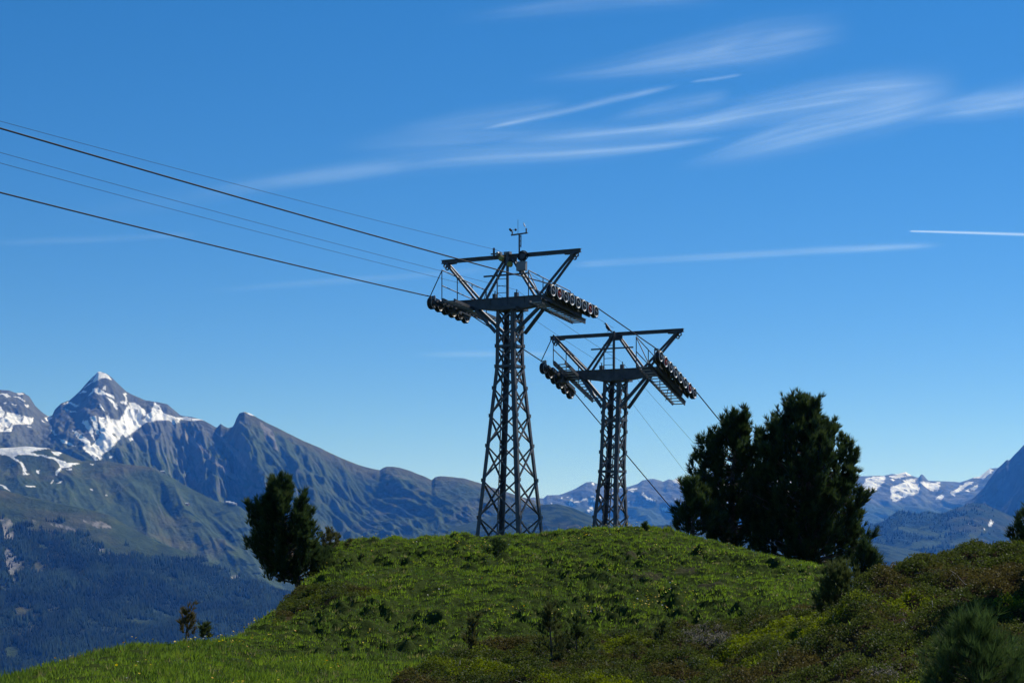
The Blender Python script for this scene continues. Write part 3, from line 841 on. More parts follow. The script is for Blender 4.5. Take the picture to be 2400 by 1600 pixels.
    for k in range(4): lad.bar((-.42, y0 - .26, zc + .18 + k * .27), (.0, y0 - .26, zc + .18 + k * .27), .022, .022)
    lad.build('upper_ladder', S, T)
    MB().bar((-1.0, y0 - .3, zc + .86), (.95, y0 - .3, zc + .86), .06, .06).build('cross_rail', S, T)
    for u in (-.62, .35): MB().box((u, y0 - .1, zc + .09), (.14, .14, .18)).bar((u, y0 - .1, zc + .17), (u + .02, y0 - .1, zc + .3), .03, .03).build('cable_clamp', S, T)
    # ladder inside the tower
    ld = empty('ladder', (0, 0, 0)); ld.parent = T
    za, zt = zl0, kink + 1.2
    def lp(z, dx): return Vector((-.28 * hw(z) - .1 + dx, cy(z) - hw(z) * .35, z))
    for dx in (0, .3): MB().bar(lp(za, dx), lp(zt, dx), .035, .03, (0, 1, 0)).build('ladder_rail', S, ld)
    z = za + .2
    rd = None
    while z < zt:
        p = lp(z, .02); 
        if rd is None:
            rd = MB().bar((0, 0, 0), (.26, 0, 0), .02, .02).build('rung', S, ld); rd.location = p
        else:
            c = rd.copy(); COL.objects.link(c); c.location = p
        z += .33
    # sheave assemblies, catwalks and railings on both sides
    ta = math.tan(slope); ca = math.cos(slope)
    for sx in (-1, 1):
        u = sx * 2.78
        def row(yy, dz=0.0): return (yy * 1.0, row_z - ta * yy + dz)
        A = empty('sheave_assembly', (0, y0, 0)); A.parent = T
        nw = 8 if sx > 0 else 6
        for k in range(nw):
            yy = (k - (nw - 1) / 2) * .52 * ca
            sheave(T, (u, y0 + yy, row_z - ta * yy), -slope, k in (1, 6) and sx > 0)
        ui = u - sx * .17
        for k in range(nw // 2):
            ya, yb = ((2 * k - (nw - 1) / 2) * .52 * ca, (2 * k - (nw - 3) / 2) * .52 * ca)
            MB().bar((ui, ya - .08, row_z - ta * (ya - .08)), (ui, yb + .08, row_z - ta * (yb + .08)), .05, .13).build('pair_rocker', S, A)
        for k in range(2):
            ya, yb = ((4 * k - 3.0) * .13 * nw * ca, (4 * k - 1.0) * .13 * nw * ca) if False else ((k - 1) * .26 * nw * ca + .2, (k) * .26 * nw * ca - .2)
            MB().bar((ui - sx * .06, ya, row_z - ta * ya - (.1 if sx > 0 else -.06)), (ui - sx * .06, yb, row_z - ta * yb - (.1 if sx > 0 else -.06)), .06, .17 if sx > 0 else .1).build('rocker_beam', S, A)
        ml, mz, mh_ = (1.25, -.2, .24) if sx > 0 else (1.0, .06, .15)
        MB().bar((ui - sx * .13, -ml, row_z + ta * ml + mz), (ui - sx * .13, ml, row_z - ta * ml + mz), .09, mh_).build('main_rocker', S, A)
        MB().box((sx * 2.5, 0, zc - .22), (.34, .5, .5)).build('rocker_bracket', S, A)
        for yy in (-.26 * nw + .23, .26 * nw - .23):
            MB().bar((u + sx * .02, yy * .98, row_z - ta * yy + .22), (u - sx * .16, yy * .98, row_z - ta * yy + .24), .04, .1).bar((u - sx * .15, yy * .98, row_z - ta * yy), (u - sx * .15, yy * .98, row_z - ta * yy + .26), .04, .05).build('rope_catcher', M['steel_light'], A)
        # catwalk
        W = empty('catwalk', (0, y0, 0)); W.parent = T
        wa, wb = -1.75, 1.9
        def wz(yy): return row_z - ta * yy - (.34 if sx > 0 else .06)
        u0, u1 = (1.78, 2.34) if sx > 0 else (-1.5, -2.02)
        MB().bar((u1, wa, wz(wa)), (u1, wb, wz(wb)), .035, .17).bar((u1, wa, wz(wa) + .09), (u1, wb, wz(wb) + .09), .1, .02).build('side_channel', S, W)
        MB().bar((u0, wa, wz(wa)), (u0, wb, wz(wb)), .03, .12).build('side_channel', S, W)
        st = None
        yy = wa + .12
        while yy < wb:
            p = ((u0 + u1) / 2, yy, wz(yy) - .01)
            if st is None:
                st = MB().box((0, 0, 0), (.53, .12, .035)).box((-.26, 0, .03), (.03, .15, .09)).build('step', M['steel_light'], W); st.location = p
            else:
                c = st.copy(); COL.objects.link(c); c.location = p
            yy += .27
        MB().bar((sx * 1.7, 0, zc - .33), (sx * 2.4, 0, zc - .33), .09, .1).build('catwalk_bracket', S, W)
        # railing
        R = empty('railing', (0, y0, 0)); R.parent = T
        ur = 1.76 if sx > 0 else -2.06
        posts = (-1.72, -.55, .6, 1.75)
        for yy in posts: MB().tube([(ur, yy, wz(yy) - .02), (ur, yy, wz(yy) + 1.2)], .021, 6).build('post', S, R)
        for dz in (1.2, .6): MB().tube([(ur, posts[0], wz(posts[0]) + dz), (ur, posts[-1], wz(posts[-1]) + dz)], .021, 6).build('rail', S, R)
        MB().tube([(ur, posts[0], wz(posts[0]) + 1.18), (sx * 2.6 if sx < 0 else 2.36, posts[0] - .1, wz(posts[0]) + .08)], .02, 6).build('stay', S, R)
        MB().tube([(ur, posts[-1], wz(posts[-1]) + 1.18), (ur, posts[-1] - .55, wz(posts[-1]) + .05)], .018, 6).build('stay', S, R)
    return T, y0


T1 = P(1195, 1265, 72.0); g1 = 1.15
T2 = P(1428, 1265, 77.0); g2 = 1.1
def rel(zs, g): return [z - g for z in zs]
tower((T1[0], T1[1], g1), 'taller lattice steel cable tower carrying the weather mast', rel([1.15, 2.53, 3.98, 5.33, 6.5, 7.58, 8.42, 9.22, 9.98, 10.62], g1), 8.42 - g1, 11.1 - g1, 12.72 - g1, .385, .41, 1.03, 0.0, math.radians(6.3), 10.78 - g1, .95, 3)
SLOPE1 = math.radians(6.3); SLOPE2 = math.radians(20)
tower((T2[0], T2[1], g2), 'shorter lattice steel cable tower with a bird above its top beam', rel([1.1, 1.75, 2.63, 3.7, 4.52, 5.34, 6.2, 7.0, 7.75, 8.34], g2), 4.52 - g2, 8.82 - g2, 10.3 - g2, .385, .41, .63, .085, SLOPE2, 8.45 - g2, 1.2, 5)
Y2 = .085 * (8.34 - 1.1)


def tw(T, u, yy, z):
    """tower frame to world"""
    p = np.array([T[0], T[1], 0]) + AX * u + CX * yy
    return np.array([p[0], p[1], z])


def reach(S, px, py):
    """point on the line of the cables through S that is seen at px, py"""
    k = (px - 1200) / F
    t = (k * S[1] - S[0]) / (CX[0] - k * CX[1])
    q = S + CX * t
    return np.array([q[0], q[1], Zp(py, q[1])])


def rope(name, pts, rad, label, cat, group, sag=None, n=8):
    b = MB(); full = []
    for i in range(len(pts) - 1):
        p, q = np.array(pts[i]), np.array(pts[i + 1]); sg = (sag or {}).get(i, 0)
        k = 14 if sg else 2
        for j in range(k):
            f = j / k
            full.append(p * (1 - f) + q * f - np.array([0, 0, 4 * sg * f * (1 - f)]))
    full.append(np.array(pts[-1]))
    b.tube(full, rad, n)
    return tag(b.build(name, M['rope'], None, True), label, cat, group)


def over(q, S, k=1.55):
    """carry the line on past q"""
    return np.array(S) + (np.array(q) - np.array(S)) * k


for sx, lab, pl, pr in ((1, 'thick haul cable on the front sheaves, nearer of the pair', (0, 290), (1668, 962)), (-1, 'thick haul cable on the rear sheaves, passing behind the towers', (0, 442), (1590, 1210))):
    def wh(T, y0, zrow, sl, k): yy = k * (1 if sx > 0 else .714) * math.cos(sl); return tw(T, sx * 2.78, y0 + yy, zrow - math.tan(sl) * yy + .245)
    a0 = wh(T1, 0, 10.78, SLOPE1, -1.82); a1 = wh(T1, 0, 10.78, SLOPE1, 1.82)
    b0 = wh(T2, Y2, 8.45, SLOPE2, -1.82); b1 = wh(T2, Y2, 8.45, SLOPE2, 1.82)
    L = reach(a0, *pl); R = reach(b1, *pr)
    rope('haul_cable', [over(L, a0), a0, a1, b0, b1, over(R, b1, 2.2 if sx < 0 else 9.0)], .023, lab, 'cable', 'haul cables', {0: .12})
for (u, z1, u2, z2, pl, pr, lab) in (
        (-.55, 13.0, -.05, 10.55, (0, 272), None, 'thin wire highest in the sky, running past the weather mast'),
        (-.62, 11.38, -.62, 9.1, (0, 370), (1590, 1085), 'lower of the two thin wires sagging towards the rear cable'),
        (.35, 11.38, .35, 9.1, (0, 345), (1610, 1020), 'upper of the two thin wires running to the crossarm centre')):
    a = tw(T1, u, -.1, z1); b = tw(T2, u2, Y2 - .1, z2)
    L = reach(a, *pl)
    pts = [over(L, a), a, b]
    if pr: pts.append(over(reach(b, *pr), b, 2.0))
    rope('overhead_wire', pts, .006, lab, 'wire', 'thin overhead wires', {0: .15, 1: .06}, 6)

# ------------------------------------------------------------------ weather mast and instruments on the taller tower
WM = empty('weather_mast', tuple(tw(T1, .42, 0, 12.80)), -PHI)
tag(WM, 'weather mast with wind cups, white vane and whip aerial on tower top', 'weather station')
def zz(py): return Zp(py, 72.0) - 12.80
MB().tube([(0, 0, 0), (0, 0, zz(551))], .032, 10).build('mast_pole', M['steel'], WM)
MB().tube([(-.36, 0, zz(551.5)), (.36, 0, zz(549.5))], .03, 10).build('instrument_bar', M['steel'], WM)
MB().tube([(-.06, 0, zz(550)), (-.06, 0, zz(516))], .008, 6).build('whip_aerial', M['steel'], WM)
MB().tube([(.075, 0, zz(582)), (.075, 0, zz(553))], .02, 8).bar((0, 0, zz(556)), (.075, 0, zz(556)), .02, .03).bar((0, 0, zz(567)), (.075, 0, zz(567)), .02, .03).bar((0, 0, zz(578)), (.075, 0, zz(578)), .02, .03).build('side_rod', M['steel'], WM)
an = MB().lathe([(0, .03), (.1, .03), (.13, .024), (.16, .012)], (-.31, 0, zz(550.5)), 'z', 12).build('anemometer', M['steel_light'], WM)
for k in range(3):
    a = math.radians(20 + 120 * k)
    c = (-.31 + .135 * math.cos(a), .135 * math.sin(a), zz(539.5))
    prof = [(-.05 + .05 * (1 - math.cos(t * math.pi / 6)), .05 * math.sin(max(t, .15) * math.pi / 6)) for t in range(4)] + [(.004, .045), (-.03, .03)]
    MB().lathe(prof, c, 'y', 12).tube([(-.31, 0, zz(539.5)), c], .006, 6).build('cup', M['rubber'], an)
vn = MB().lathe([(0, .03), (.1, .03), (.13, .036), (.17, .03), (.18, .012)], (.31, 0, zz(549)), 'z', 12).build('vane_post', M['steel_light'], WM)
MB().add([(.27, -.012, zz(536)), (.21, -.012, zz(533)), (.175, -.012, zz(526)), (.20, -.012, zz(525.5)), (.27, -.012, zz(533.5)), (.27, .012, zz(536)), (.21, .012, zz(533)), (.175, .012, zz(526)), (.20, .012, zz(525.5)), (.27, .012, zz(533.5))],
         [(0, 1, 2, 3, 4), (9, 8, 7, 6, 5)] + [(i, i + 5, (i + 1) % 5 + 5, (i + 1) % 5) for i in range(5)]).build('wind_vane', M['white'], vn)
CB = empty('control_cabinet', tuple(tw(T1, .62, -.17, 12.27)), -PHI)
tag(CB, 'grey control cabinet hanging under a coil of black cable', 'cabinet')
MB().box((0, 0, 0), (.40, .16, .36)).build('case', M['cabinet'], CB)
MB().box((0, -.085, 0), (.37, .016, .33)).build('cabinet_door', M['cabinet'], CB)
coil = MB()
rr = random.Random(4)
for k in range(7):
    R0 = .17 + rr.uniform(-.03, .06)
    coil.tube([(R0 * math.cos(t / 12 * 2 * math.pi) + .02, -.02 + k * .012 + .03 * math.sin(t * 1.7 + k), .40 + R0 * .9 * math.sin(t / 12 * 2 * math.pi)) for t in range(13)], .022, 6)
coil.build('cable_coil', M['rubber'], CB, True)
MB().box((.02, .03, .38), (.3, .05, .3)).build('coil_plate', M['steel'], CB)
for k in range(3):
    MB().tube([(-.12 + .1 * k, 0, -.17), (-.10 + .1 * k, 0, -.27), (-.05 + .07 * k, 0, -.30), (.05 + .07 * k, 0, -.24 - .03 * k)], .008, 5).build('loose_lead', M['rubber'], CB, True)
SL = empty('signal_lamps', tuple(tw(T1, -.2, -.17, 12.62)), -PHI)
tag(SL, 'two amber warning lamps with a camera clamped beside the beam centre', 'signal lamp')
for (x, z) in ((-.05, 0), (.33, -.25)):
    MB().lathe([(-.13, .06), (-.10, .1), (.02, .11), (.05, .08)], (x, -.03, z), 'y', 16).build('lamp', M['amber'], SL, True)
MB().bar((-.02, .05, .05), (.36, .05, -.2), .03, .05, (0, 1, 0)).build('lamp_arm', M['steel'], SL)
MB().box((-.18, 0, .2), (.2, .16, .14)).lathe([(-.2, .05), (-.08, .06)], (-.16, 0, .2), 'y', 12).build('camera_housing', M['steel_light'], SL)
MB().box((.2, 0, .2), (.26, .2, .1)).build('junction_box', M['cabinet'], SL)
MB().tube([(-.42, 0, .05), (-.42, 0, .45)], .045, 8).bar((-.55, 0, .22), (-.2, 0, .2), .05, .05).build('wire_post', M['steel'], SL)

# ------------------------------------------------------------------ bird on the thin wire
bd = P(1425.5, 775, 74.3)
spine = [(-.17, -.05, .012, .03), (-.10, .0, .03, .035), (-.03, .06, .055, .06), (.03, .14, .062, .07), (.07, .21, .05, .055), (.085, .255, .034, .036), (.105, .29, .04, .04), (.135, .30, .03, .03), (.16, .295, .012, .014), (.20, .285, .003, .004)]
b = MB(); V = []; Fc = []; n = 12
for i, (t, z, rx, rz) in enumerate(spine):
    t0 = spine[max(i - 1, 0)]; t1 = spine[min(i + 1, len(spine) - 1)]
    d = Vector((t1[0] - t0[0], 0, t1[1] - t0[1])).normalized(); up = Vector((-d.z, 0, d.x))
    for k in range(n):
        a = 2 * math.pi * k / n
        V.append(Vector((t, 0, z)) + Vector((0, 1, 0)) * rx * math.cos(a) + up * rz * math.sin(a))
for i in range(len(spine) - 1):
    for k in range(n): Fc.append((i * n + k, i * n + (k + 1) % n, (i + 1) * n + (k + 1) % n, (i + 1) * n + k))
Fc += [tuple(range(n - 1, -1, -1)), tuple(range((len(spine) - 1) * n, len(spine) * n))]
b.add(V, Fc)
for s in (-1, 1):
    b.tube([(-.01, s * .025, .06), (.0, s * .025, 0.0), (.02, s * .025, -.045)], .009, 6)
bird = b.build('bird', M['plumage'], None, True)
bird.location = bd; bird.rotation_euler = (0, 0, math.radians(155))
tag(bird, 'black bird perched upright beside the shorter tower top', 'bird')


# ------------------------------------------------------------------ arolla pines
def unit(v): return v / (np.linalg.norm(v, axis=-1, keepdims=True) + 1e-9)


def blades(base, axis, length, width, k, spread, rng):
    """k needle blades round every tuft; returns verts (n*k*3,3)"""
    n = len(base)
    a = np.repeat(axis, k, 0)
    r = unit(rng.normal(size=(n * k, 3)))
    d = unit(a + r * spread)
    side = unit(np.cross(d, unit(rng.normal(size=(n * k, 3)))))
    L = np.repeat(length, k)[:, None] * rng.uniform(.65, 1.1, (n * k, 1))
    W = np.repeat(width, k)[:, None]
    b = np.repeat(base, k, 0) + d * L * .06
    return np.stack([b - side * W * .5, b + side * W * .5, b + d * L], 1).reshape(-1, 3)


def pine(name, label, base, H, prof, seed, tufts, tlen, kb=12, bare_to=.06, trunk_r=None, lean=0.0, colour=(.034, .060, .022), cat='pine tree', group=None, width=.028, nbr=None, tipcol=(.115, .14, .04), up=.55, depth=1.0, shoot=11):
    """prof: (height fraction, reach to the left, reach to the right) in metres"""
    rng = np.random.default_rng(seed)
    base = np.array(base, float)
    root = empty(name, tuple(base))
    tag(root, label, cat, group)
    pr = np.array(prof, float)
    def reach_(h, az):
        l = np.interp(h, pr[:, 0], pr[:, 1]); r = np.interp(h, pr[:, 0], pr[:, 2])
        t = (1 + np.cos(az)) / 2
        d = depth * .5 * (np.abs(l) + np.abs(r))
        side = l * (1 - t) + r * t
        return side * np.abs(np.cos(az)) ** 1.0 + np.minimum(d, np.maximum(l, r)) * (1 - np.abs(np.cos(az)))
    trunk_r = trunk_r or H * .022
    ax = lambda h: np.stack([lean * h * H + .06 * H * .3 * np.sin(h * 5 + seed), .03 * H * np.sin(h * 4 + 1.3 * seed), h * H], -1)
    tb = MB()
    hs_ = np.linspace(-.03, .93, 12)
    tb.tube([tuple(ax(h)) for h in hs_], [trunk_r * (1.25 if h < 0 else 1) * (1 - .88 * max(h, 0)) + .006 for h in hs_], 9)
    nbr = nbr or int(26 + tufts / 90)
    bases = []; axes = []; lens = []; tips = []
    per = max(3, int(tufts / nbr))
    for i in range(nbr):
        h0 = bare_to + (1 - bare_to) * (i + rng.uniform(0, 1)) / nbr * .93
        az = i * 2.39996 + rng.normal(0, .35)
        hm = min(h0 + .20, .99)
        R = max(float(reach_(hm, az)), .03 * H) * rng.uniform(.72, 1.06)
        p0 = ax(h0)
        rise = up * R * rng.uniform(.5, 1.1) * (0.5 + h0) + .02 * H
        p2 = ax(np.array(h0)) + np.array([math.cos(az) * R, math.sin(az) * R, rise])
        p1 = p0 + np.array([math.cos(az) * R * .6, math.sin(az) * R * .6, rise * .12])
        t = np.linspace(0, 1, 6)[:, None]
        pts = (1 - t) ** 2 * p0 + 2 * t * (1 - t) * p1 + t ** 2 * p2
        cap_ = H * (1 - .16 * min(1.0, R / (.3 * H)) ** 1.5 - rng.uniform(0, .05))
        if p2[2] > cap_: pts[:, 2] *= cap_ / p2[2]
        br = trunk_r * .34 * (1 - .6 * h0) * min(1.0, R / (.25 * H) + .3)
        tb.tube([tuple(p) for p in pts], list(np.linspace(br, .007, 6)), 5, False)
        # upturned shoots carry the tufts, gathered towards the branch end
        m = int(per * (.5 + R / (np.mean(pr[:, 1:]) + .01) * .6))
        ns = max(2, int(round(m / shoot)))
        tt = np.clip(rng.beta(2.8, .9, ns), .2, 1.0)[:, None]; tt[0] = 1.0
        q = (1 - tt) ** 2 * p0 + 2 * tt * (1 - tt) * p1 + tt ** 2 * p2
        if p2[2] > cap_: q[:, 2] *= cap_ / p2[2]
        sp = np.minimum((.08 + .26 * tt * (1.1 - .75 * tt)) * max(R, .07 * H), .075 * H + 1.2 * tlen)
        off = np.clip(rng.normal(size=(ns, 3)), -1.5, 1.5) * sp * np.array([1, 1, .7])
        off[0] *= .3
        q = q + off
        out_ = np.array([math.cos(az), math.sin(az), 0.0])
        sax = unit(np.array([0, 0, 1.0]) + out_ * (.45 * (1 - .6 * h0)) + rng.normal(0, .18, (ns, 3)))
        k_ = rng.integers(max(2, int(shoot * .6)), int(shoot * 1.4) + 2, ns)
        idx = np.repeat(np.arange(ns), k_)
        f_ = rng.uniform(0, 1, len(idx))[:, None]
        slen = tlen * 2.1 * rng.uniform(.6, 1.3, (ns, 1))
        rr_ = tlen * .42 * (1.0 - .55 * f_)
        w3 = unit(rng.normal(size=(len(idx), 3))) * rr_ * rng.uniform(.2, 1, (len(idx), 1))
        pos = q[idx] + sax[idx] * slen[idx] * (f_ - .35) + w3
        axd = unit(sax[idx] + w3 / (rr_ + 1e-6) * .55)
        bases.append(pos); axes.append(axd); lens.append(tlen * rng.uniform(.7, 1.15, len(idx))); tips.append(np.clip(tt[idx, 0] * .55 + .45 * f_[:, 0], 0, 1))
    # leader shoots
    m = max(4, tufts // 90)
    pos = ax(np.clip(rng.normal(.94, .05, m), 0, 1.0)) + rng.normal(0, .018 * H, (m, 3)) * np.array([1, 1, .2])
    bases.append(pos); axes.append(np.tile([0, 0, 1.0], (m, 1))); lens.append(np.full(m, tlen)); tips.append(np.ones(m))
    B = np.concatenate(bases); A = unit(np.concatenate(axes)); L = np.concatenate(lens); tp = np.concatenate(tips)
    keep = B[:, 2] > H * bare_to * .8
    B, A, L, tp = B[keep], A[keep], L[keep], tp[keep]
    V = blades(B, A, L, np.full(len(B), width), kb, .52, rng)
    c = np.array(colour) * rng.uniform(.65, 1.3, (len(B), 1))
    f = (np.clip(tp - .55, 0, 1) * 1.4 * rng.uniform(0, 1, len(B)) ** 1.5)[:, None]
    c = c * (1 - f) + np.array(tipcol) * f  # outer tufts paler: sunlit look of the tips put into their colour
    c = np.repeat(c, kb * 3, 0)
    crown = mesh_np('crown', V, np.arange(len(V)).reshape(-1, 3), M['needles'], root, col=c)
    crown['kind'] = 'stuff'
    tb.build('trunk', M['bark'], root, True)
    return root


def at_ground(px, D, sink=.03):
    x = (px - 1200) / F * D
    return (x, D, float(ground_z(np.array([x]), np.array([D]))[0]) - sink)


def scaled(D, pts):
    """profile given in photograph pixels at distance D"""
    return [(h, l / F * D, r / F * D) for h, l, r in pts]


GP = 'arolla pines around the knoll'
# the two large trees behind the knoll (bases hidden by it)
def big(px, pytop, pybase, D): 
    z = Zp(pybase, D); return (((px - 1200) / F * D), D, z), (pybase - pytop) / F * D
b_, H_ = big(1890, 934, 1350, 60)
pine('pine_tree', 'largest pine, broad rounded dark crown right of the shorter tower', b_, H_, scaled(60, [(0, 85, 100), (.1, 100, 112), (.25, 120, 124), (.42, 126, 128), (.55, 126, 122), (.68, 128, 108), (.8, 116, 90), (.9, 92, 68), (1, 38, 26)]), 51, 9800, .26, 12, .03, .2, cat='pine tree', group=GP, nbr=190, up=.5, width=.034)
b_, H_ = big(1722, 972, 1320, 61)
pine('pine_tree', 'second largest pine, leaning open crown between tower and largest pine', b_, H_, scaled(61, [(0, 30, 30), (.12, 45, 55), (.3, 62, 80), (.48, 98, 80), (.62, 100, 76), (.75, 88, 66), (.86, 74, 54), (.94, 58, 40), (1, 26, 22)]), 53, 4400, .25, 12, .08, .16, cat='pine tree', group=GP, nbr=96, up=.55, width=.033)
b_, H_ = big(1625, 1145, 1262, 58.5)
pine('pine_tree', 'low bushy pine at the foot of the second largest pine', b_, H_, scaled(58.5, [(0, 40, 60), (.3, 38, 70), (.6, 30, 40), (.85, 22, 12), (1, 10, 5)]), 55, 900, .27, 12, .02, .08, group=GP, nbr=44, up=.7, width=.033)
b_, H_ = big(2032, 1288, 1380, 52)
pine('pine_tree', 'small narrow pine tucked against the right side of the largest pine', b_, H_, scaled(52, [(0, 30, 30), (.3, 26, 28), (.6, 18, 22), (.85, 10, 12), (1, 4, 4)]), 57, 420, .22, 12, .03, .05, group=GP, nbr=36, up=.7, width=.028)
# left tree on the edge of the knoll
b_ = at_ground(703, 43.0)
Hl = Zp(1128, 43.0) - b_[2]
pine('pine_tree', 'bushy pine at the left edge of the knoll above the valley', b_, Hl, scaled(43, [(0, 10, 10), (.1, 36, 30), (.2, 70, 50), (.33, 90, 66), (.5, 92, 74), (.62, 88, 70), (.75, 82, 66), (.86, 68, 58), (.94, 46, 44), (1, 22, 16)]), 65, 4600, .17, 12, .10, .095, lean=-.2, group=GP, nbr=120, up=.42, width=.019, depth=.8)
# right frame edge
b_ = at_ground(2436, 36.0)
pine('pine_tree', 'pine cut by the right picture edge behind the heath mound', b_, Zp(1165, 36.0) - b_[2], scaled(36, [(0, 50, 60), (.3, 60, 70), (.6, 54, 60), (.8, 42, 40), (1, 12, 12)]), 67, 1100, .17, 12, .05, .07, group=GP, nbr=50, width=.019)
# dense pine just outside the frame whose shadow lies on the mound
pine('pine_tree', 'pine just beyond the right picture edge shading the mound', (7.75, 23.6, float(ground_z(np.array([7.75]), np.array([23.6]))[0]) - .03), 3.4, [(0, .7, .8), (.3, .98, 1.1), (.6, .85, .9), (.85, .5, .5), (1, .15, .15)], 69, 2600, .17, 12, .03, .07, group=GP, nbr=84, width=.022)

GS = 'young pines on the slope'
young = [  # px, D, top py, half width px, tufts, label, brownness
    (1166, 44.5, 1270, 24, 150, 'small dense pine bush high on the open knoll', 0),
    (1290, 29.3, 1418, 28, 110, 'spindly young pine standing in front of the knoll', .35),
    (1352, 29.6, 1468, 44, 130, 'low spreading young pine beside the spindly one', .1),
    (1108, 30.5, 1456, 18, 36, 'thin twiggy seedling left of the spindly young pine', .5),
    (1552, 31.5, 1470, 20, 36, 'faint young pine at the foot of the knoll', .2),
    (1968, 26.5, 1340, 50, 460, 'pine bush with a tall leader between knoll and heath mound', .25),
    (2290, 14.2, 1482, 130, 1100, 'nearest young pine with long needles in the bottom corner', 0),
    (2395, 14.6, 1552, 80, 420, 'low young pine at the bottom corner of the frame', 0),
    (1513, 49.3, 1230, 8, 12, 'tiny dark seedling on the skyline right of the shorter tower', 0),
    (772, 45.3, 1252, 40, 170, 'ragged dark bush on the skyline beside the left pine', .5),
    (736, 44.0, 1290, 58, 420, 'low dark pine bush between the left pine and the knoll', 0),
    (437, 29.6, 1440, 20, 46, 'reddish pine sapling on the meadow lip against the valley', .8),
    (478, 29.9, 1474, 13, 16, 'tiny seedling right of the reddish sapling', .2),
]
for i, (px, D, top, hwid, nt_, lab, brn) in enumerate(young):
    bs = at_ground(px, D, .02)
    Hh = max(Zp(top, D) - bs[2], .12)
    wm = hwid / F * D
    col = np.array([.046, .075, .024]) * (1 - brn) + np.array([.10, .075, .03]) * brn
    tl = float(np.clip(.16 * (Hh / 1.0) ** .4, .06, .17))
    sapling = 'reddish' in lab
    pf = [(0, .5 * wm, .5 * wm), (.25, wm, wm), (.5, .8 * wm, .8 * wm), (.75, .42 * wm, .42 * wm), (1, .1 * wm, .1 * wm)]
    if sapling: pf = [(0, .1 * wm, .6 * wm), (.35, .7 * wm, 1.1 * wm), (.55, wm, .9 * wm), (.8, .7 * wm, .6 * wm), (1, .25 * wm, .2 * wm)]
    if 'leader' in lab or 'nearest' in lab: pf = [(0, .9 * wm, .9 * wm), (.35, wm, wm), (.7, .8 * wm, .8 * wm), (.88, .5 * wm, .45 * wm), (1, .2 * wm, .15 * wm)]; col = col * 1.2
    pine('young_pine', lab, bs, Hh, pf, 100 + i, nt_, tl, 16 if D < 20 else 12, .3 if sapling else .03, .006 + Hh * .009, colour=tuple(col), tipcol=tuple(col * 1.7 + np.array([.02, .015, 0])), cat='young pine', group=GS, nbr=max(9, nt_ // 8), up=.3 if ('leader' in lab or D < 20) else .8, shoot=4, width=.0042 if D < 20 else .010 + .00016 * D)

# ------------------------------------------------------------------ grass, flowers and heath
def scatter(n, d0, d1, px0_, px1_):
    """points spread evenly over the ground inside the view"""
    D = np.sqrt(RNG.uniform(d0 * d0, d1 * d1, n))
    px = RNG.uniform(px0_, px1_, n)
    x = (px - 1200) / F * D
    return x, D, ground_z(x, D)


def crest_limit(x, y):
    px = 1200 + x / y * F
    return y < np.interp(px, [-700, 0, 300, 446, 536, 600, 690, 752, 860, 1000, 1532, 1685, 1800, 1960, 2013, 2100, 2400, 3200], [25, 26.5, 30.5, 32, 33.5, 37.5, 43, 47.5, 50, 52.5, 52.5, 51, 49, 45, 27, 28, 30.5, 31])


# grass blades in tussocks
nt0 = 138000
x, y, z = scatter(nt0, 14, 53, -420, 2200)
px, py, he = masks(x, y, z)
bb = bare(x, y)
bil = np.where((y > 29) & (px > 560), billow_at(x, y), .7)
dens = (.55 + .8 * fbm(x * 1.2, y * 1.1, 3, 401)) * (.3 + .7 * sstep(.25, .6, bil))
keep = crest_limit(x, y) & (RNG.uniform(0, 1, len(x)) < np.clip(dens, .1, 1) * (1 - .8 * bb)) & (~he | (RNG.uniform(0, 1, len(x)) < .10)) & (py < 1680)
x, y, z, he, bil = x[keep], y[keep], z[keep], he[keep], bil[keep]
n = len(x); kb = 7
patch = fbm(x * .5, y * .45, 3, 411); fine = fbm(x * 2.2, y * 2.0, 2, 412)
green = np.array([.145, .215, .03]); yel = np.array([.175, .21, .036]); dry = np.array([.20, .165, .085]); dark = np.array([.085, .135, .026])
wgt = sstep(-.3, .35, patch + .4 * fine + .7 * (bil - .65))[:, None]  # patchy tone, plus shade painted into blades low between the hummocks
tc = dark * (1 - wgt) + green * wgt
wy = sstep(.05, .45, fine - .3 * patch)[:, None]
tc = tc * (1 - .6 * wy) + yel * .6 * wy
dr = (RNG.uniform(0, 1, n) < .05 + .12 * sstep(.1, .4, -patch))[:, None] * .7
tc = tc * (1 - dr) + dry * dr
tc = tc * RNG.uniform(.75, 1.25, (n, 1))
hgt = np.where((y > 29) & (x / y * F > -600), .66, .8) * (.085 + .07 * sstep(-.2, .4, fbm(x * .8, y * .8, 2, 421))) * RNG.uniform(.6, 1.35, n)
ang = RNG.uniform(0, 2 * np.pi, (n * kb)); rad = np.abs(RNG.normal(0, .045, n * kb))
bx = np.repeat(x, kb) + np.cos(ang) * rad; by = np.repeat(y, kb) + np.sin(ang) * rad
bz = np.repeat(z, kb) - .012
tiltv = RNG.uniform(.1, .75, n * kb)
d = np.stack([np.cos(ang) * tiltv + .12, np.sin(ang) * tiltv, np.ones(n * kb)], 1); d = unit(d)
sd = unit(np.cross(d, unit(RNG.normal(size=(n * kb, 3)))))
Lb = (np.repeat(hgt, kb) * RNG.uniform(.6, 1.2, n * kb))[:, None]
wb = (.006 + .00016 * np.repeat(y, kb))[:, None]
b0 = np.stack([bx, by, bz], 1)
V = np.stack([b0 - sd * wb, b0 + sd * wb, b0 + d * Lb], 1).reshape(-1, 3)
c = np.repeat(np.repeat(tc, kb, 0) * RNG.uniform(.8, 1.2, (n * kb, 1)), 3, 0)
gr = mesh_np('grass', V, np.arange(len(V)).reshape(-1, 3), M['grass'], col=c)
tag(gr, 'short green alpine grass growing in tussocks over knoll and meadow', 'grass', kind='stuff')

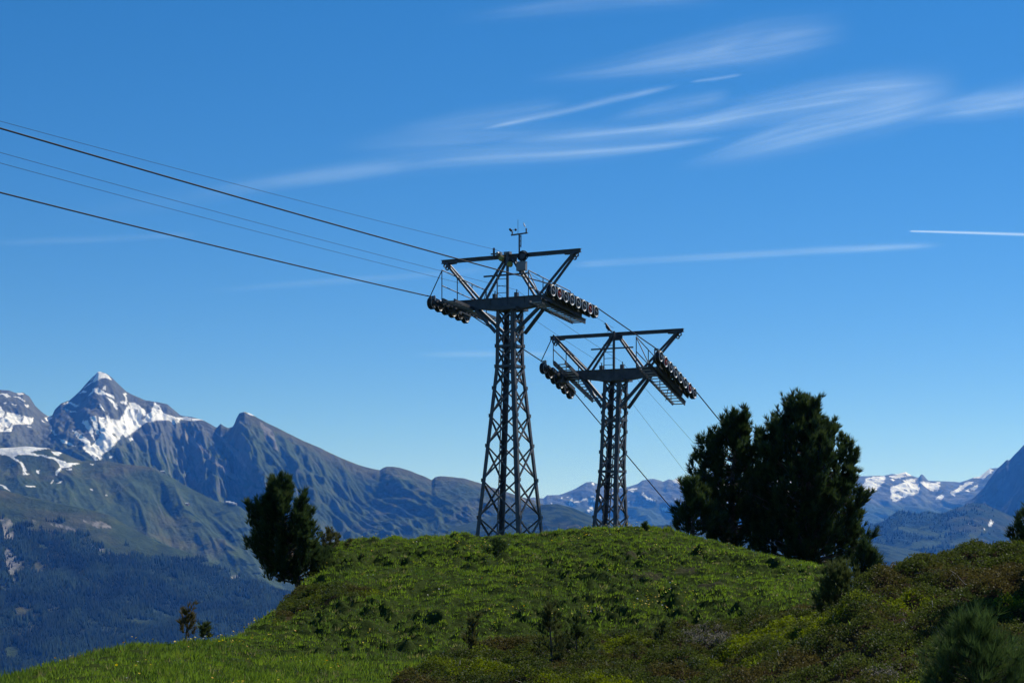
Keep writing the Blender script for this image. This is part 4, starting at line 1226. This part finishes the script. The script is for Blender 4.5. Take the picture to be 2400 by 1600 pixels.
# yellow and white flowers
x, y, z = scatter(26000, 19, 51, -100, 2000)
px, py, he = masks(x, y, z)
fd = sstep(.05, .42, fbm(x * .55, y * .5, 3, 431) + .25 * np.exp(-((px - 1400) / 90) ** 2 - ((py - 1252) / 14) ** 2) + .2 * np.exp(-((px - 1540) / 110) ** 2 - ((py - 1420) / 30) ** 2) + .15 * np.exp(-((px - 560) / 120) ** 2 - ((py - 1560) / 26) ** 2))
keep = crest_limit(x, y) & ~he & (RNG.uniform(0, 1, len(x)) < fd ** 1.6 * .6 + .003)
x, y, z = x[keep], y[keep], z[keep]
n = len(x)
kind = RNG.uniform(0, 1, n)
fc = np.where(kind[:, None] < .78, np.array([.62, .48, .02]), np.where(kind[:, None] < .9, np.array([.6, .30, .02]), np.array([.6, .6, .55]))) * RNG.uniform(.7, 1.1, (n, 1))
fz = z + RNG.uniform(.07, .15, n)
s_ = RNG.uniform(.012, .021, n)
V = []; Fi = []
a6 = np.arange(6) * np.pi / 3
nrm = unit(np.stack([RNG.normal(0, .5, n), RNG.normal(0, .5, n) - .35, np.ones(n)], 1))
e1 = unit(np.cross(nrm, np.array([0, 1.0, .1]))); e2 = np.cross(nrm, e1)
ctr = np.stack([x, y, fz], 1)
ring = ctr[:, None] + (e1[:, None] * np.cos(a6)[None, :, None] + e2[:, None] * np.sin(a6)[None, :, None]) * s_[:, None, None] + nrm[:, None] * (s_ * .35)[:, None, None]
V = np.concatenate([ctr[:, None], ring], 1).reshape(-1, 3)
base = (np.arange(n) * 7)[:, None, None]
tri = np.array([[0, i + 1, (i + 1) % 6 + 1] for i in range(6)])[None] + base
fl = mesh_np('meadow_flowers', V, tri.reshape(-1, 3), M['petal'], col=np.repeat(fc, 7, 0))
tag(fl, 'scattered small yellow and white meadow flowers', 'flowers', kind='stuff')

# heath: bilberry, alpenrose and juniper leaves on low cushions
x, y, z = scatter(262000, 11.5, 33, 850, 3100)
px, py, he = masks(x, y, z)
clk = np.abs(noise2(x * 1.3, y * 1.0, 13)) * 1.4 + np.abs(noise2(x * 3.1, y * 2.6, 14)) * .6
keep = crest_limit(x, y) & he & ((py < 1690) | (px > 2450)) & (RNG.uniform(0, 1, len(x)) < .18 + .82 * sstep(.12, .42, clk))
x, y, z, px, py = x[keep], y[keep], z[keep], px[keep], py[keep]
x2, y2, z2 = scatter(26000, 33, 45, 600, 920)
p2x, p2y, h2 = masks(x2, y2, z2)
k2 = inpoly(p2x, p2y, HEATH_B)
x = np.concatenate([x, x2[k2]]); y = np.concatenate([y, y2[k2]]); z = np.concatenate([z, z2[k2]]); px = np.concatenate([px, p2x[k2]]); py = np.concatenate([py, p2y[k2]])
n = len(x)
cl = np.abs(noise2(x * 1.3, y * 1.0, 13)) * 1.4 + np.abs(noise2(x * 3.1, y * 2.6, 14)) * .6
species = fbm(x * .42 + .1 * cl, y * .36, 3, 441); sp2 = fbm(x * 1.7, y * 1.5, 2, 442)
lime = np.array([.15, .185, .018]); olive = np.array([.062, .082, .018]); rust = np.array([.080, .062, .022]); deep = np.array([.028, .045, .018]); grey = np.array([.16, .15, .125])
wl = sstep(.04, .2, species + .2 * sp2)[:, None]
wr = sstep(.02, .25, -species + .35 * sp2)[:, None]
tc = olive * (1 - wl) + lime * wl
tc = tc * (1 - .8 * wr) + rust * .8 * wr
wd = sstep(.15, .35, -sp2 + .2 * species)[:, None]
tc = tc * (1 - .6 * wd) + deep * .6 * wd
lich = ((np.exp(-((px - 1660) / 70) ** 2 - ((py - 1500) / 26) ** 2) + np.exp(-((px - 1905) / 45) ** 2 - ((py - 1412) / 20) ** 2) + .6 * np.exp(-((px - 2080) / 120) ** 2 - ((py - 1590) / 22) ** 2)) * RNG.uniform(0, 1.3, n) > .45)[:, None]
tc = np.where(lich, grey, tc) * .88
kl = 5
sprout = (.04 + .13 * np.clip(cl, 0, 1)) * RNG.uniform(.3, 1.1, n)
o3 = RNG.normal(0, .022, (n * kl, 3)); o3[:, 2] = RNG.uniform(-.6, .2, n * kl) * .05
cen = np.repeat(np.stack([x, y, z + sprout], 1), kl, 0) + o3
d = unit(np.stack([RNG.normal(0, .7, n * kl), RNG.normal(0, .7, n * kl), RNG.uniform(.1, 1.2, n * kl)], 1))
sd = unit(np.cross(d, unit(RNG.normal(size=(n * kl, 3)))))
Lf = (RNG.uniform(.018, .034, n * kl) * np.repeat(.8 + .012 * y, kl))[:, None]
V = np.stack([cen, cen + d * Lf * .5 + sd * Lf * .32, cen + d * Lf, cen + d * Lf * .5 - sd * Lf * .32], 1).reshape(-1, 3)
lc = np.repeat(tc * RNG.uniform(.7, 1.25, (n, 1)), kl, 0) * RNG.uniform(.75, 1.3, (n * kl, 1))
he_o = mesh_np('heath_shrubs', V, np.arange(len(V)).reshape(-1, 4), M['heath'], col=np.repeat(lc, 4, 0))
tag(he_o, 'low heath of bilberry and alpenrose, lime, olive and rust', 'heath', kind='stuff')

# bleached dead twigs lying in the heath
tw_ = MB()
rt = random.Random(9)
for k in range(70):
    D = rt.uniform(17, 31); pxk = rt.uniform(1000, 2350)
    bx_, by_, bz_ = at_ground(pxk, D, -.06)
    a = rt.uniform(0, 6.28); l = rt.uniform(.06, .2)
    tw_.tube([(bx_, by_, bz_), (bx_ + math.cos(a) * l * .5, by_ + math.sin(a) * l * .5, bz_ + rt.uniform(.02, .1)), (bx_ + math.cos(a) * l, by_ + math.sin(a) * l, bz_ + rt.uniform(-.02, .12))], [.004, .0035, .0015], 4)
tag(tw_.build('dead_twigs', M['deadwood']), 'bleached dead twigs lying among the heath', 'twigs', kind='stuff')

# ------------------------------------------------------------------ distant forest
pool = []
PX, PY, V, Nn, Cc = SLOPES['front mountain slope, brown grass above and dark forest below']
def pick(PX, PY, V, cnt, rng):
    i = rng.integers(0, PX.shape[0] - 1, cnt); j = rng.integers(0, PX.shape[1] - 1, cnt)
    f = rng.uniform(0, 1, (cnt, 1)); g_ = rng.uniform(0, 1, (cnt, 1))
    p = (V[i, j] * (1 - f) + V[i, j + 1] * f) * (1 - g_) + (V[i + 1, j] * (1 - f) + V[i + 1, j + 1] * f) * g_
    return PX[i, j], PY[i, j], p


def conifers(name, label, sel, hmin, hmax, seed):
    rng = np.random.default_rng(seed)
    pts = sel(rng)
    n = len(pts); H = rng.uniform(hmin, hmax, n) * (.75 + .9 * sstep(-.3, .4, fbm(pts[:, 0] / 70, pts[:, 1] / 70, 3, 513))); R = H * rng.uniform(.17, .26, n)
    k = 5
    a = np.arange(k) * 2 * np.pi / k + rng.uniform(0, 6.28, (n, 1))
    lo = np.stack([pts[:, 0:1] + np.cos(a) * R[:, None], pts[:, 1:2] + np.sin(a) * R[:, None], np.repeat(pts[:, 2:3], k, 1) + rng.uniform(-.05, .12, (n, k)) * H[:, None]], -1)
    ap = (pts + np.stack([rng.normal(0, .3, n), rng.normal(0, .3, n), H], 1))[:, None]
    V = np.concatenate([lo, ap], 1).reshape(-1, 3)
    tri = np.array([[i, (i + 1) % k, k] for i in range(k)])[None] + (np.arange(n) * (k + 1))[:, None, None]
    c = WOOD * (.55 + 1.3 * sstep(-.35, .35, fbm(pts[:, 0] / 120, pts[:, 1] / 160, 3, 517)))[:, None] * rng.uniform(.6, 1.5, (n, 1)) + np.array([.012, .012, 0]) * rng.uniform(0, 1, (n, 1)) ** 3
    o = mesh_np(name, V, tri.reshape(-1, 3), M['forest'], col=np.repeat(c, k + 1, 0))
    tag(o, label, 'forest', kind='stuff')


def selC(rng):
    px, py, p = pick(PX, PY, V, 105000, rng)
    edge = np.interp(px, [-500, 0, 65, 140, 208, 268, 387, 506, 600, 700], [1190, 1235, 1240, 1246, 1258, 1300, 1312, 1332, 1352, 1372])
    nn = fbm(p[:, 0] / 110, p[:, 1] / 110, 3, 501)
    ok = (py > edge + 55 * nn - 6)
    ok |= (py > edge - 30) & (nn > .2)
    md = polys_mask(px, py, p[:, 0], p[:, 1], meadC, 5, .012, 247) > .5
    sc_ = polys_mask(px, py, p[:, 0], p[:, 1], scarC, 6, .012, 245) > .5
    ok &= ~((nn > .27) & (fbm(p[:, 0] / 40, p[:, 1] / 60, 2, 507) > -.1))
    ok &= ~md & ~(sc_ & (rng.uniform(0, 1, len(px)) < .9))
    ok &= rng.uniform(0, 1, len(px)) < .45 + .55 * sstep(0, 60, py - edge)
    return p[ok]
conifers('forest', 'dark conifer forest covering the front mountain slope', selC, 7, 15, 71)
PXh, PYh, Vh, _, Ch = SLOPES['wooded ridge with pale clearings below the dark mountain']
def selH(rng):
    px, py, p = pick(PXh, PYh, Vh, 22000, rng)
    n1 = fbm(p[:, 0] / 150, p[:, 1] / 150, 4, 321); n2 = fbm(p[:, 0] / 40, p[:, 1] / 40, 4, 322)
    md = np.maximum(polys_mask(px, py, p[:, 0], p[:, 1], meadH, 6, .01, 323), sstep(.16, .3, n1 + .3 * n2))
    ok = (md < .4) & (px < 2330) & (rng.uniform(0, 1, len(px)) < (.12 + .3 * sstep(2330, 2200, px)) * sstep(-.3, .1, n2 - n1))
    return p[ok]
conifers('forest', 'dark conifers on the wooded ridge below the right mountain', selH, 8, 15, 72)

# ------------------------------------------------------------------ alpine huts far below
def hut(px, py, slope, label, group, s=1.0):
    PX, PY, V, _, _ = SLOPES[slope]
    i = np.unravel_index(np.argmin((PX - px) ** 2 + (PY - py) ** 2), PX.shape)
    p = V[i]
    h = empty('alpine_hut', (p[0], p[1], p[2] - 1), random.uniform(-.6, .6))
    tag(h, label, 'hut', group)
    L, W, Hh = 13 * s, 8 * s, 5 * s
    MB().box((0, 0, Hh / 2), (L, W, Hh)).add([(-L / 2, -W / 2, Hh), (-L / 2, W / 2, Hh), (-L / 2, 0, Hh + 2.4 * s), (L / 2, -W / 2, Hh), (L / 2, W / 2, Hh), (L / 2, 0, Hh + 2.4 * s)], [(0, 1, 2), (3, 5, 4)]).build('wall', M['hutwall'], h)
    for sy in (-1, 1):
        MB().bar((-L / 2 - .8, sy * (W / 4 + .25), Hh + 1.15 * s), (L / 2 + .8, sy * (W / 4 + .25), Hh + 1.15 * s), W / 2 + 1.6, .3, (0, sy * -2.4 * s * -1 / (W / 2), 1)).build('roof', M['hutroof'], h)
    return h


LA, LB, LC, LH = list(SLOPES)[0], list(SLOPES)[1], list(SLOPES)[2], list(SLOPES)[-1]
for (px, py, s_l, lab, grp, sc_) in [(545, 1176, LB, 'middle hut of the pale roofed row on the alp saddle', 'huts on the alp saddle', 1.3), (553, 1177, LB, 'right end hut of the pale roofed row on the alp saddle', 'huts on the alp saddle', 1.1), (536, 1174, LB, 'left end hut of the pale roofed row on the alp saddle', 'huts on the alp saddle', 1.2),
                                (438, 1184, LB, 'lone pale hut on the green alp below the saddle', None, 1.4), (381, 1107, LA, 'tiny hut on the crest of the brown alp', None, 1.2),
                                (2056, 1307, LH, 'long pale barn on the clearing beside the small narrow pine', None, 1.2), (2091, 1306, LH, 'left of two chalets on the clearing below the wooded ridge', 'chalets on the clearing', 1.1), (2098, 1307, LH, 'right of two chalets on the clearing below the wooded ridge', 'chalets on the clearing', 1.0)]:
    hut(px, py, s_l, lab, grp, sc_)

# ------------------------------------------------------------------ high cloud and contrails
mc, t, o = material('thin_ice_cloud')
at = N(t, 'ShaderNodeAttribute', attribute_name='dens')
uvn = N(t, 'ShaderNodeUVMap')
def fibres(scale, sx_, sy_, lo, hi, a_, b_, dist):
    mp = N(t, 'ShaderNodeMapping'); mp.inputs['Scale'].default_value = (sx_, sy_, 1)
    nz = N(t, 'ShaderNodeTexNoise', Scale=scale, Detail=4.0, Roughness=.5, Distortion=dist)
    mr = N(t, 'ShaderNodeMapRange'); mr.inputs[1].default_value = lo; mr.inputs[2].default_value = hi; mr.inputs[3].default_value = a_; mr.inputs[4].default_value = b_
    t.links.new(uvn.outputs[0], mp.inputs[0]); t.links.new(mp.outputs[0], nz.inputs['Vector']); t.links.new(nz.outputs['Fac'], mr.inputs[0])
    return mr
f1 = fibres(1.2, .7, 1.4, .3, .7, .3, 1.15, .3)
f2 = fibres(1.5, .16, 4.2, .3, .7, .55, 1.25, .12)
mr = N(t, 'ShaderNodeMath', operation='MULTIPLY'); t.links.new(f1.outputs[0], mr.inputs[0]); t.links.new(f2.outputs[0], mr.inputs[1])
mu = N(t, 'ShaderNodeMath', operation='MULTIPLY', use_clamp=True)
tr = N(t, 'ShaderNodeBsdfTransparent'); tl = N(t, 'ShaderNodeBsdfTranslucent', Color=(.66, .84, .98, 1)); df = N(t, 'ShaderNodeBsdfDiffuse', Color=(.66, .82, .95, 1))
m1 = N(t, 'ShaderNodeMixShader', Fac=.2); m2 = N(t, 'ShaderNodeMixShader')
t.links.new(mr.outputs[0], mu.inputs[0]); t.links.new(at.outputs['Fac'], mu.inputs[1])
t.links.new(tl.outputs[0], m1.inputs[1]); t.links.new(df.outputs[0], m1.inputs[2])
t.links.new(mu.outputs[0], m2.inputs[0]); t.links.new(tr.outputs[0], m2.inputs[1]); t.links.new(m1.outputs[0], m2.inputs[2])
t.links.new(m2.outputs[0], o.inputs[0])


def streak(name, label, pts, alpha, cat, alt=7500, taper=(.45, .2), kind=None, group=None):
    """pts: (px, py, width px) seen on a level sheet of ice cloud at the given height; displayed-image pixels"""
    p = np.array(pts, float) * 2400 / 2352
    streak.count += 1
    alt = alt + 45 * streak.count
    n, m = 90, 25
    s = np.linspace(0, 1, n); k = np.linspace(0, 1, len(p))
    cx = np.interp(s, k, p[:, 0]); cyy = np.interp(s, k, p[:, 1]); cw = np.interp(s, k, p[:, 2])
    ker = np.hanning(17); ker /= ker.sum()
    sm = lambda a: np.convolve(np.pad(a, 8, mode='reflect', reflect_type='odd'), ker, 'valid')
    cx, cyy, cw = sm(cx), sm(cyy), sm(cw)
    v = np.linspace(-1, 1, m)
    PXs = np.repeat(cx[:, None], m, 1); PYs = cyy[:, None] + v[None] * cw[:, None] * 1.5 + (np.sin(s * 5 + p[0, 0]) * .08)[:, None] * cw[:, None]
    D = (alt - EYE) / ((YH - PYs) / F)
    V = np.stack([(PXs - 1200) / F * D, D, np.full_like(D, alt)], -1)
    dens = alpha * np.exp(-(v[None] * 2.0) ** 2) * (sstep(0, taper[0], s) * sstep(1, 1 - taper[1], s))[:, None]
    dens = dens * (1 - np.abs(v[None]) ** 8)
    ln = (p[-1, 0] - p[0, 0]) / 330
    uv = np.stack([np.repeat(s[:, None] * ln, m, 1) + p[0, 0] * .013, np.repeat(v[None] * np.mean(cw) / 55, n, 0) + p[0, 1] * .017], -1).reshape(-1, 2)
    ob = mesh_np(name, V.reshape(-1, 3), grid_faces(n, m), mc, smooth=True, uv=uv, extra={'dens': dens.reshape(-1)})
    tag(ob, label, cat, group, kind)
    return ob


streak.count = 0
CI = 'stuff'
for i, (lab, pts, al) in enumerate([
    ('long bright cirrus band sweeping up to the upper right', [(1140, 340, 10), (1500, 297, 22), (1700, 262, 34), (1950, 222, 46), (2230, 196, 54)], .30),
    ('broad cirrus veil below the bright band', [(1530, 392, 12), (1700, 345, 34), (1850, 302, 48), (2000, 266, 46), (2230, 205, 44)], .27),
    ('cirrus wisp at the right picture edge', [(2060, 275, 16), (2250, 238, 36), (2520, 190, 44)], .34),
    ('faint high cirrus fan near the top right', [(1180, 188, 14), (1400, 162, 26), (1600, 126, 44), (1750, 96, 54), (1980, 62, 40)], .26),
    ('very long faint cirrus thread crossing the middle of the sky', [(60, 508, 30), (400, 462, 26), (620, 420, 20), (860, 385, 24), (1000, 362, 30), (1350, 350, 22), (1680, 312, 20)], .19),
    ('pale cirrus haze above the long thread', [(740, 345, 24), (950, 322, 40), (1200, 318, 36), (1520, 296, 24)], .13),
    ('small cirrus feather left of the contrail streak', [(880, 305, 16), (1080, 275, 30), (1330, 240, 20)], .11),
    ('short cirrus feather under the contrail streak', [(1370, 283, 12), (1520, 250, 22), (1690, 214, 16)], .2),
    ('thin cirrus line behind the tower heads', [(920, 815, 8), (1100, 813, 9), (1300, 812, 7)], .16),
    ('fine bright cirrus thread under the broad bands', [(850, 388, 7), (1050, 366, 9), (1300, 353, 8), (1500, 340, 9), (1700, 312, 8)], .22),
    ('fine cirrus thread feeding the bright band from below', [(1140, 333, 5), (1350, 308, 8), (1600, 285, 8), (1800, 250, 9), (2050, 214, 10)], .26),
    ('faint cirrus at the top picture edge', [(1000, 45, 20), (1300, 12, 26), (1700, -25, 30)], .1),
    ('faint cirrus thread low at the left', [(-80, 560, 10), (200, 550, 10), (470, 538, 8)], .1),
]):
    streak('cirrus_cloud', lab, pts, al, 'cloud', kind=CI)
for lab, pts, al, tp in [
    ('crisp short contrail at the right edge, newest of all', [(2086, 531, 2.4), (2220, 534, 3.4), (2450, 541, 4.6)], .85, (.04, .02)),
    ('long soft contrail passing behind the taller tower', [(1290, 609, 8), (1600, 592, 9), (1900, 574, 10), (2180, 561, 9)], .28, (.1, .12)),
    ('spreading contrail streak over the middle cirrus', [(1095, 299, 5), (1270, 262, 9), (1400, 229, 10), (1570, 194, 6)], .42, (.15, .2)),
    ('faded old contrail left of the taller tower', [(440, 672, 9), (830, 641, 10), (1130, 618, 9)], .12, (.3, .1)),
    ('thin contrail wisp above the spreading streak', [(1580, 190, 3), (1640, 182, 5), (1710, 170, 4)], .22, (.2, .2))]:
    streak('contrail', lab, pts, al, 'contrail', taper=tp, group='contrails')

# ------------------------------------------------------------------ mountain air
mh, t, o = material('mountain_air')
pv = N(t, 'ShaderNodeVolumePrincipled')
pv.inputs['Color'].default_value = (.05, .26, 1.0, 1)
pv.inputs['Density'].default_value = 0.000046
pv.inputs['Absorption Color'].default_value = (1, 1, 1, 1)
pv.inputs['Anisotropy'].default_value = 0.33
t.links.new(pv.outputs[0], o.inputs['Volume'])
hz = MB().box((0, 0, 0), (2, 2, 2)).build('haze', mh)
hz.location = (0, 0, (1000 - 431) / 2); hz.scale = (17000, 17000, (1000 + 431) / 2)
tag(hz, 'thin blue mountain air filling the valley', 'haze', kind='stuff')
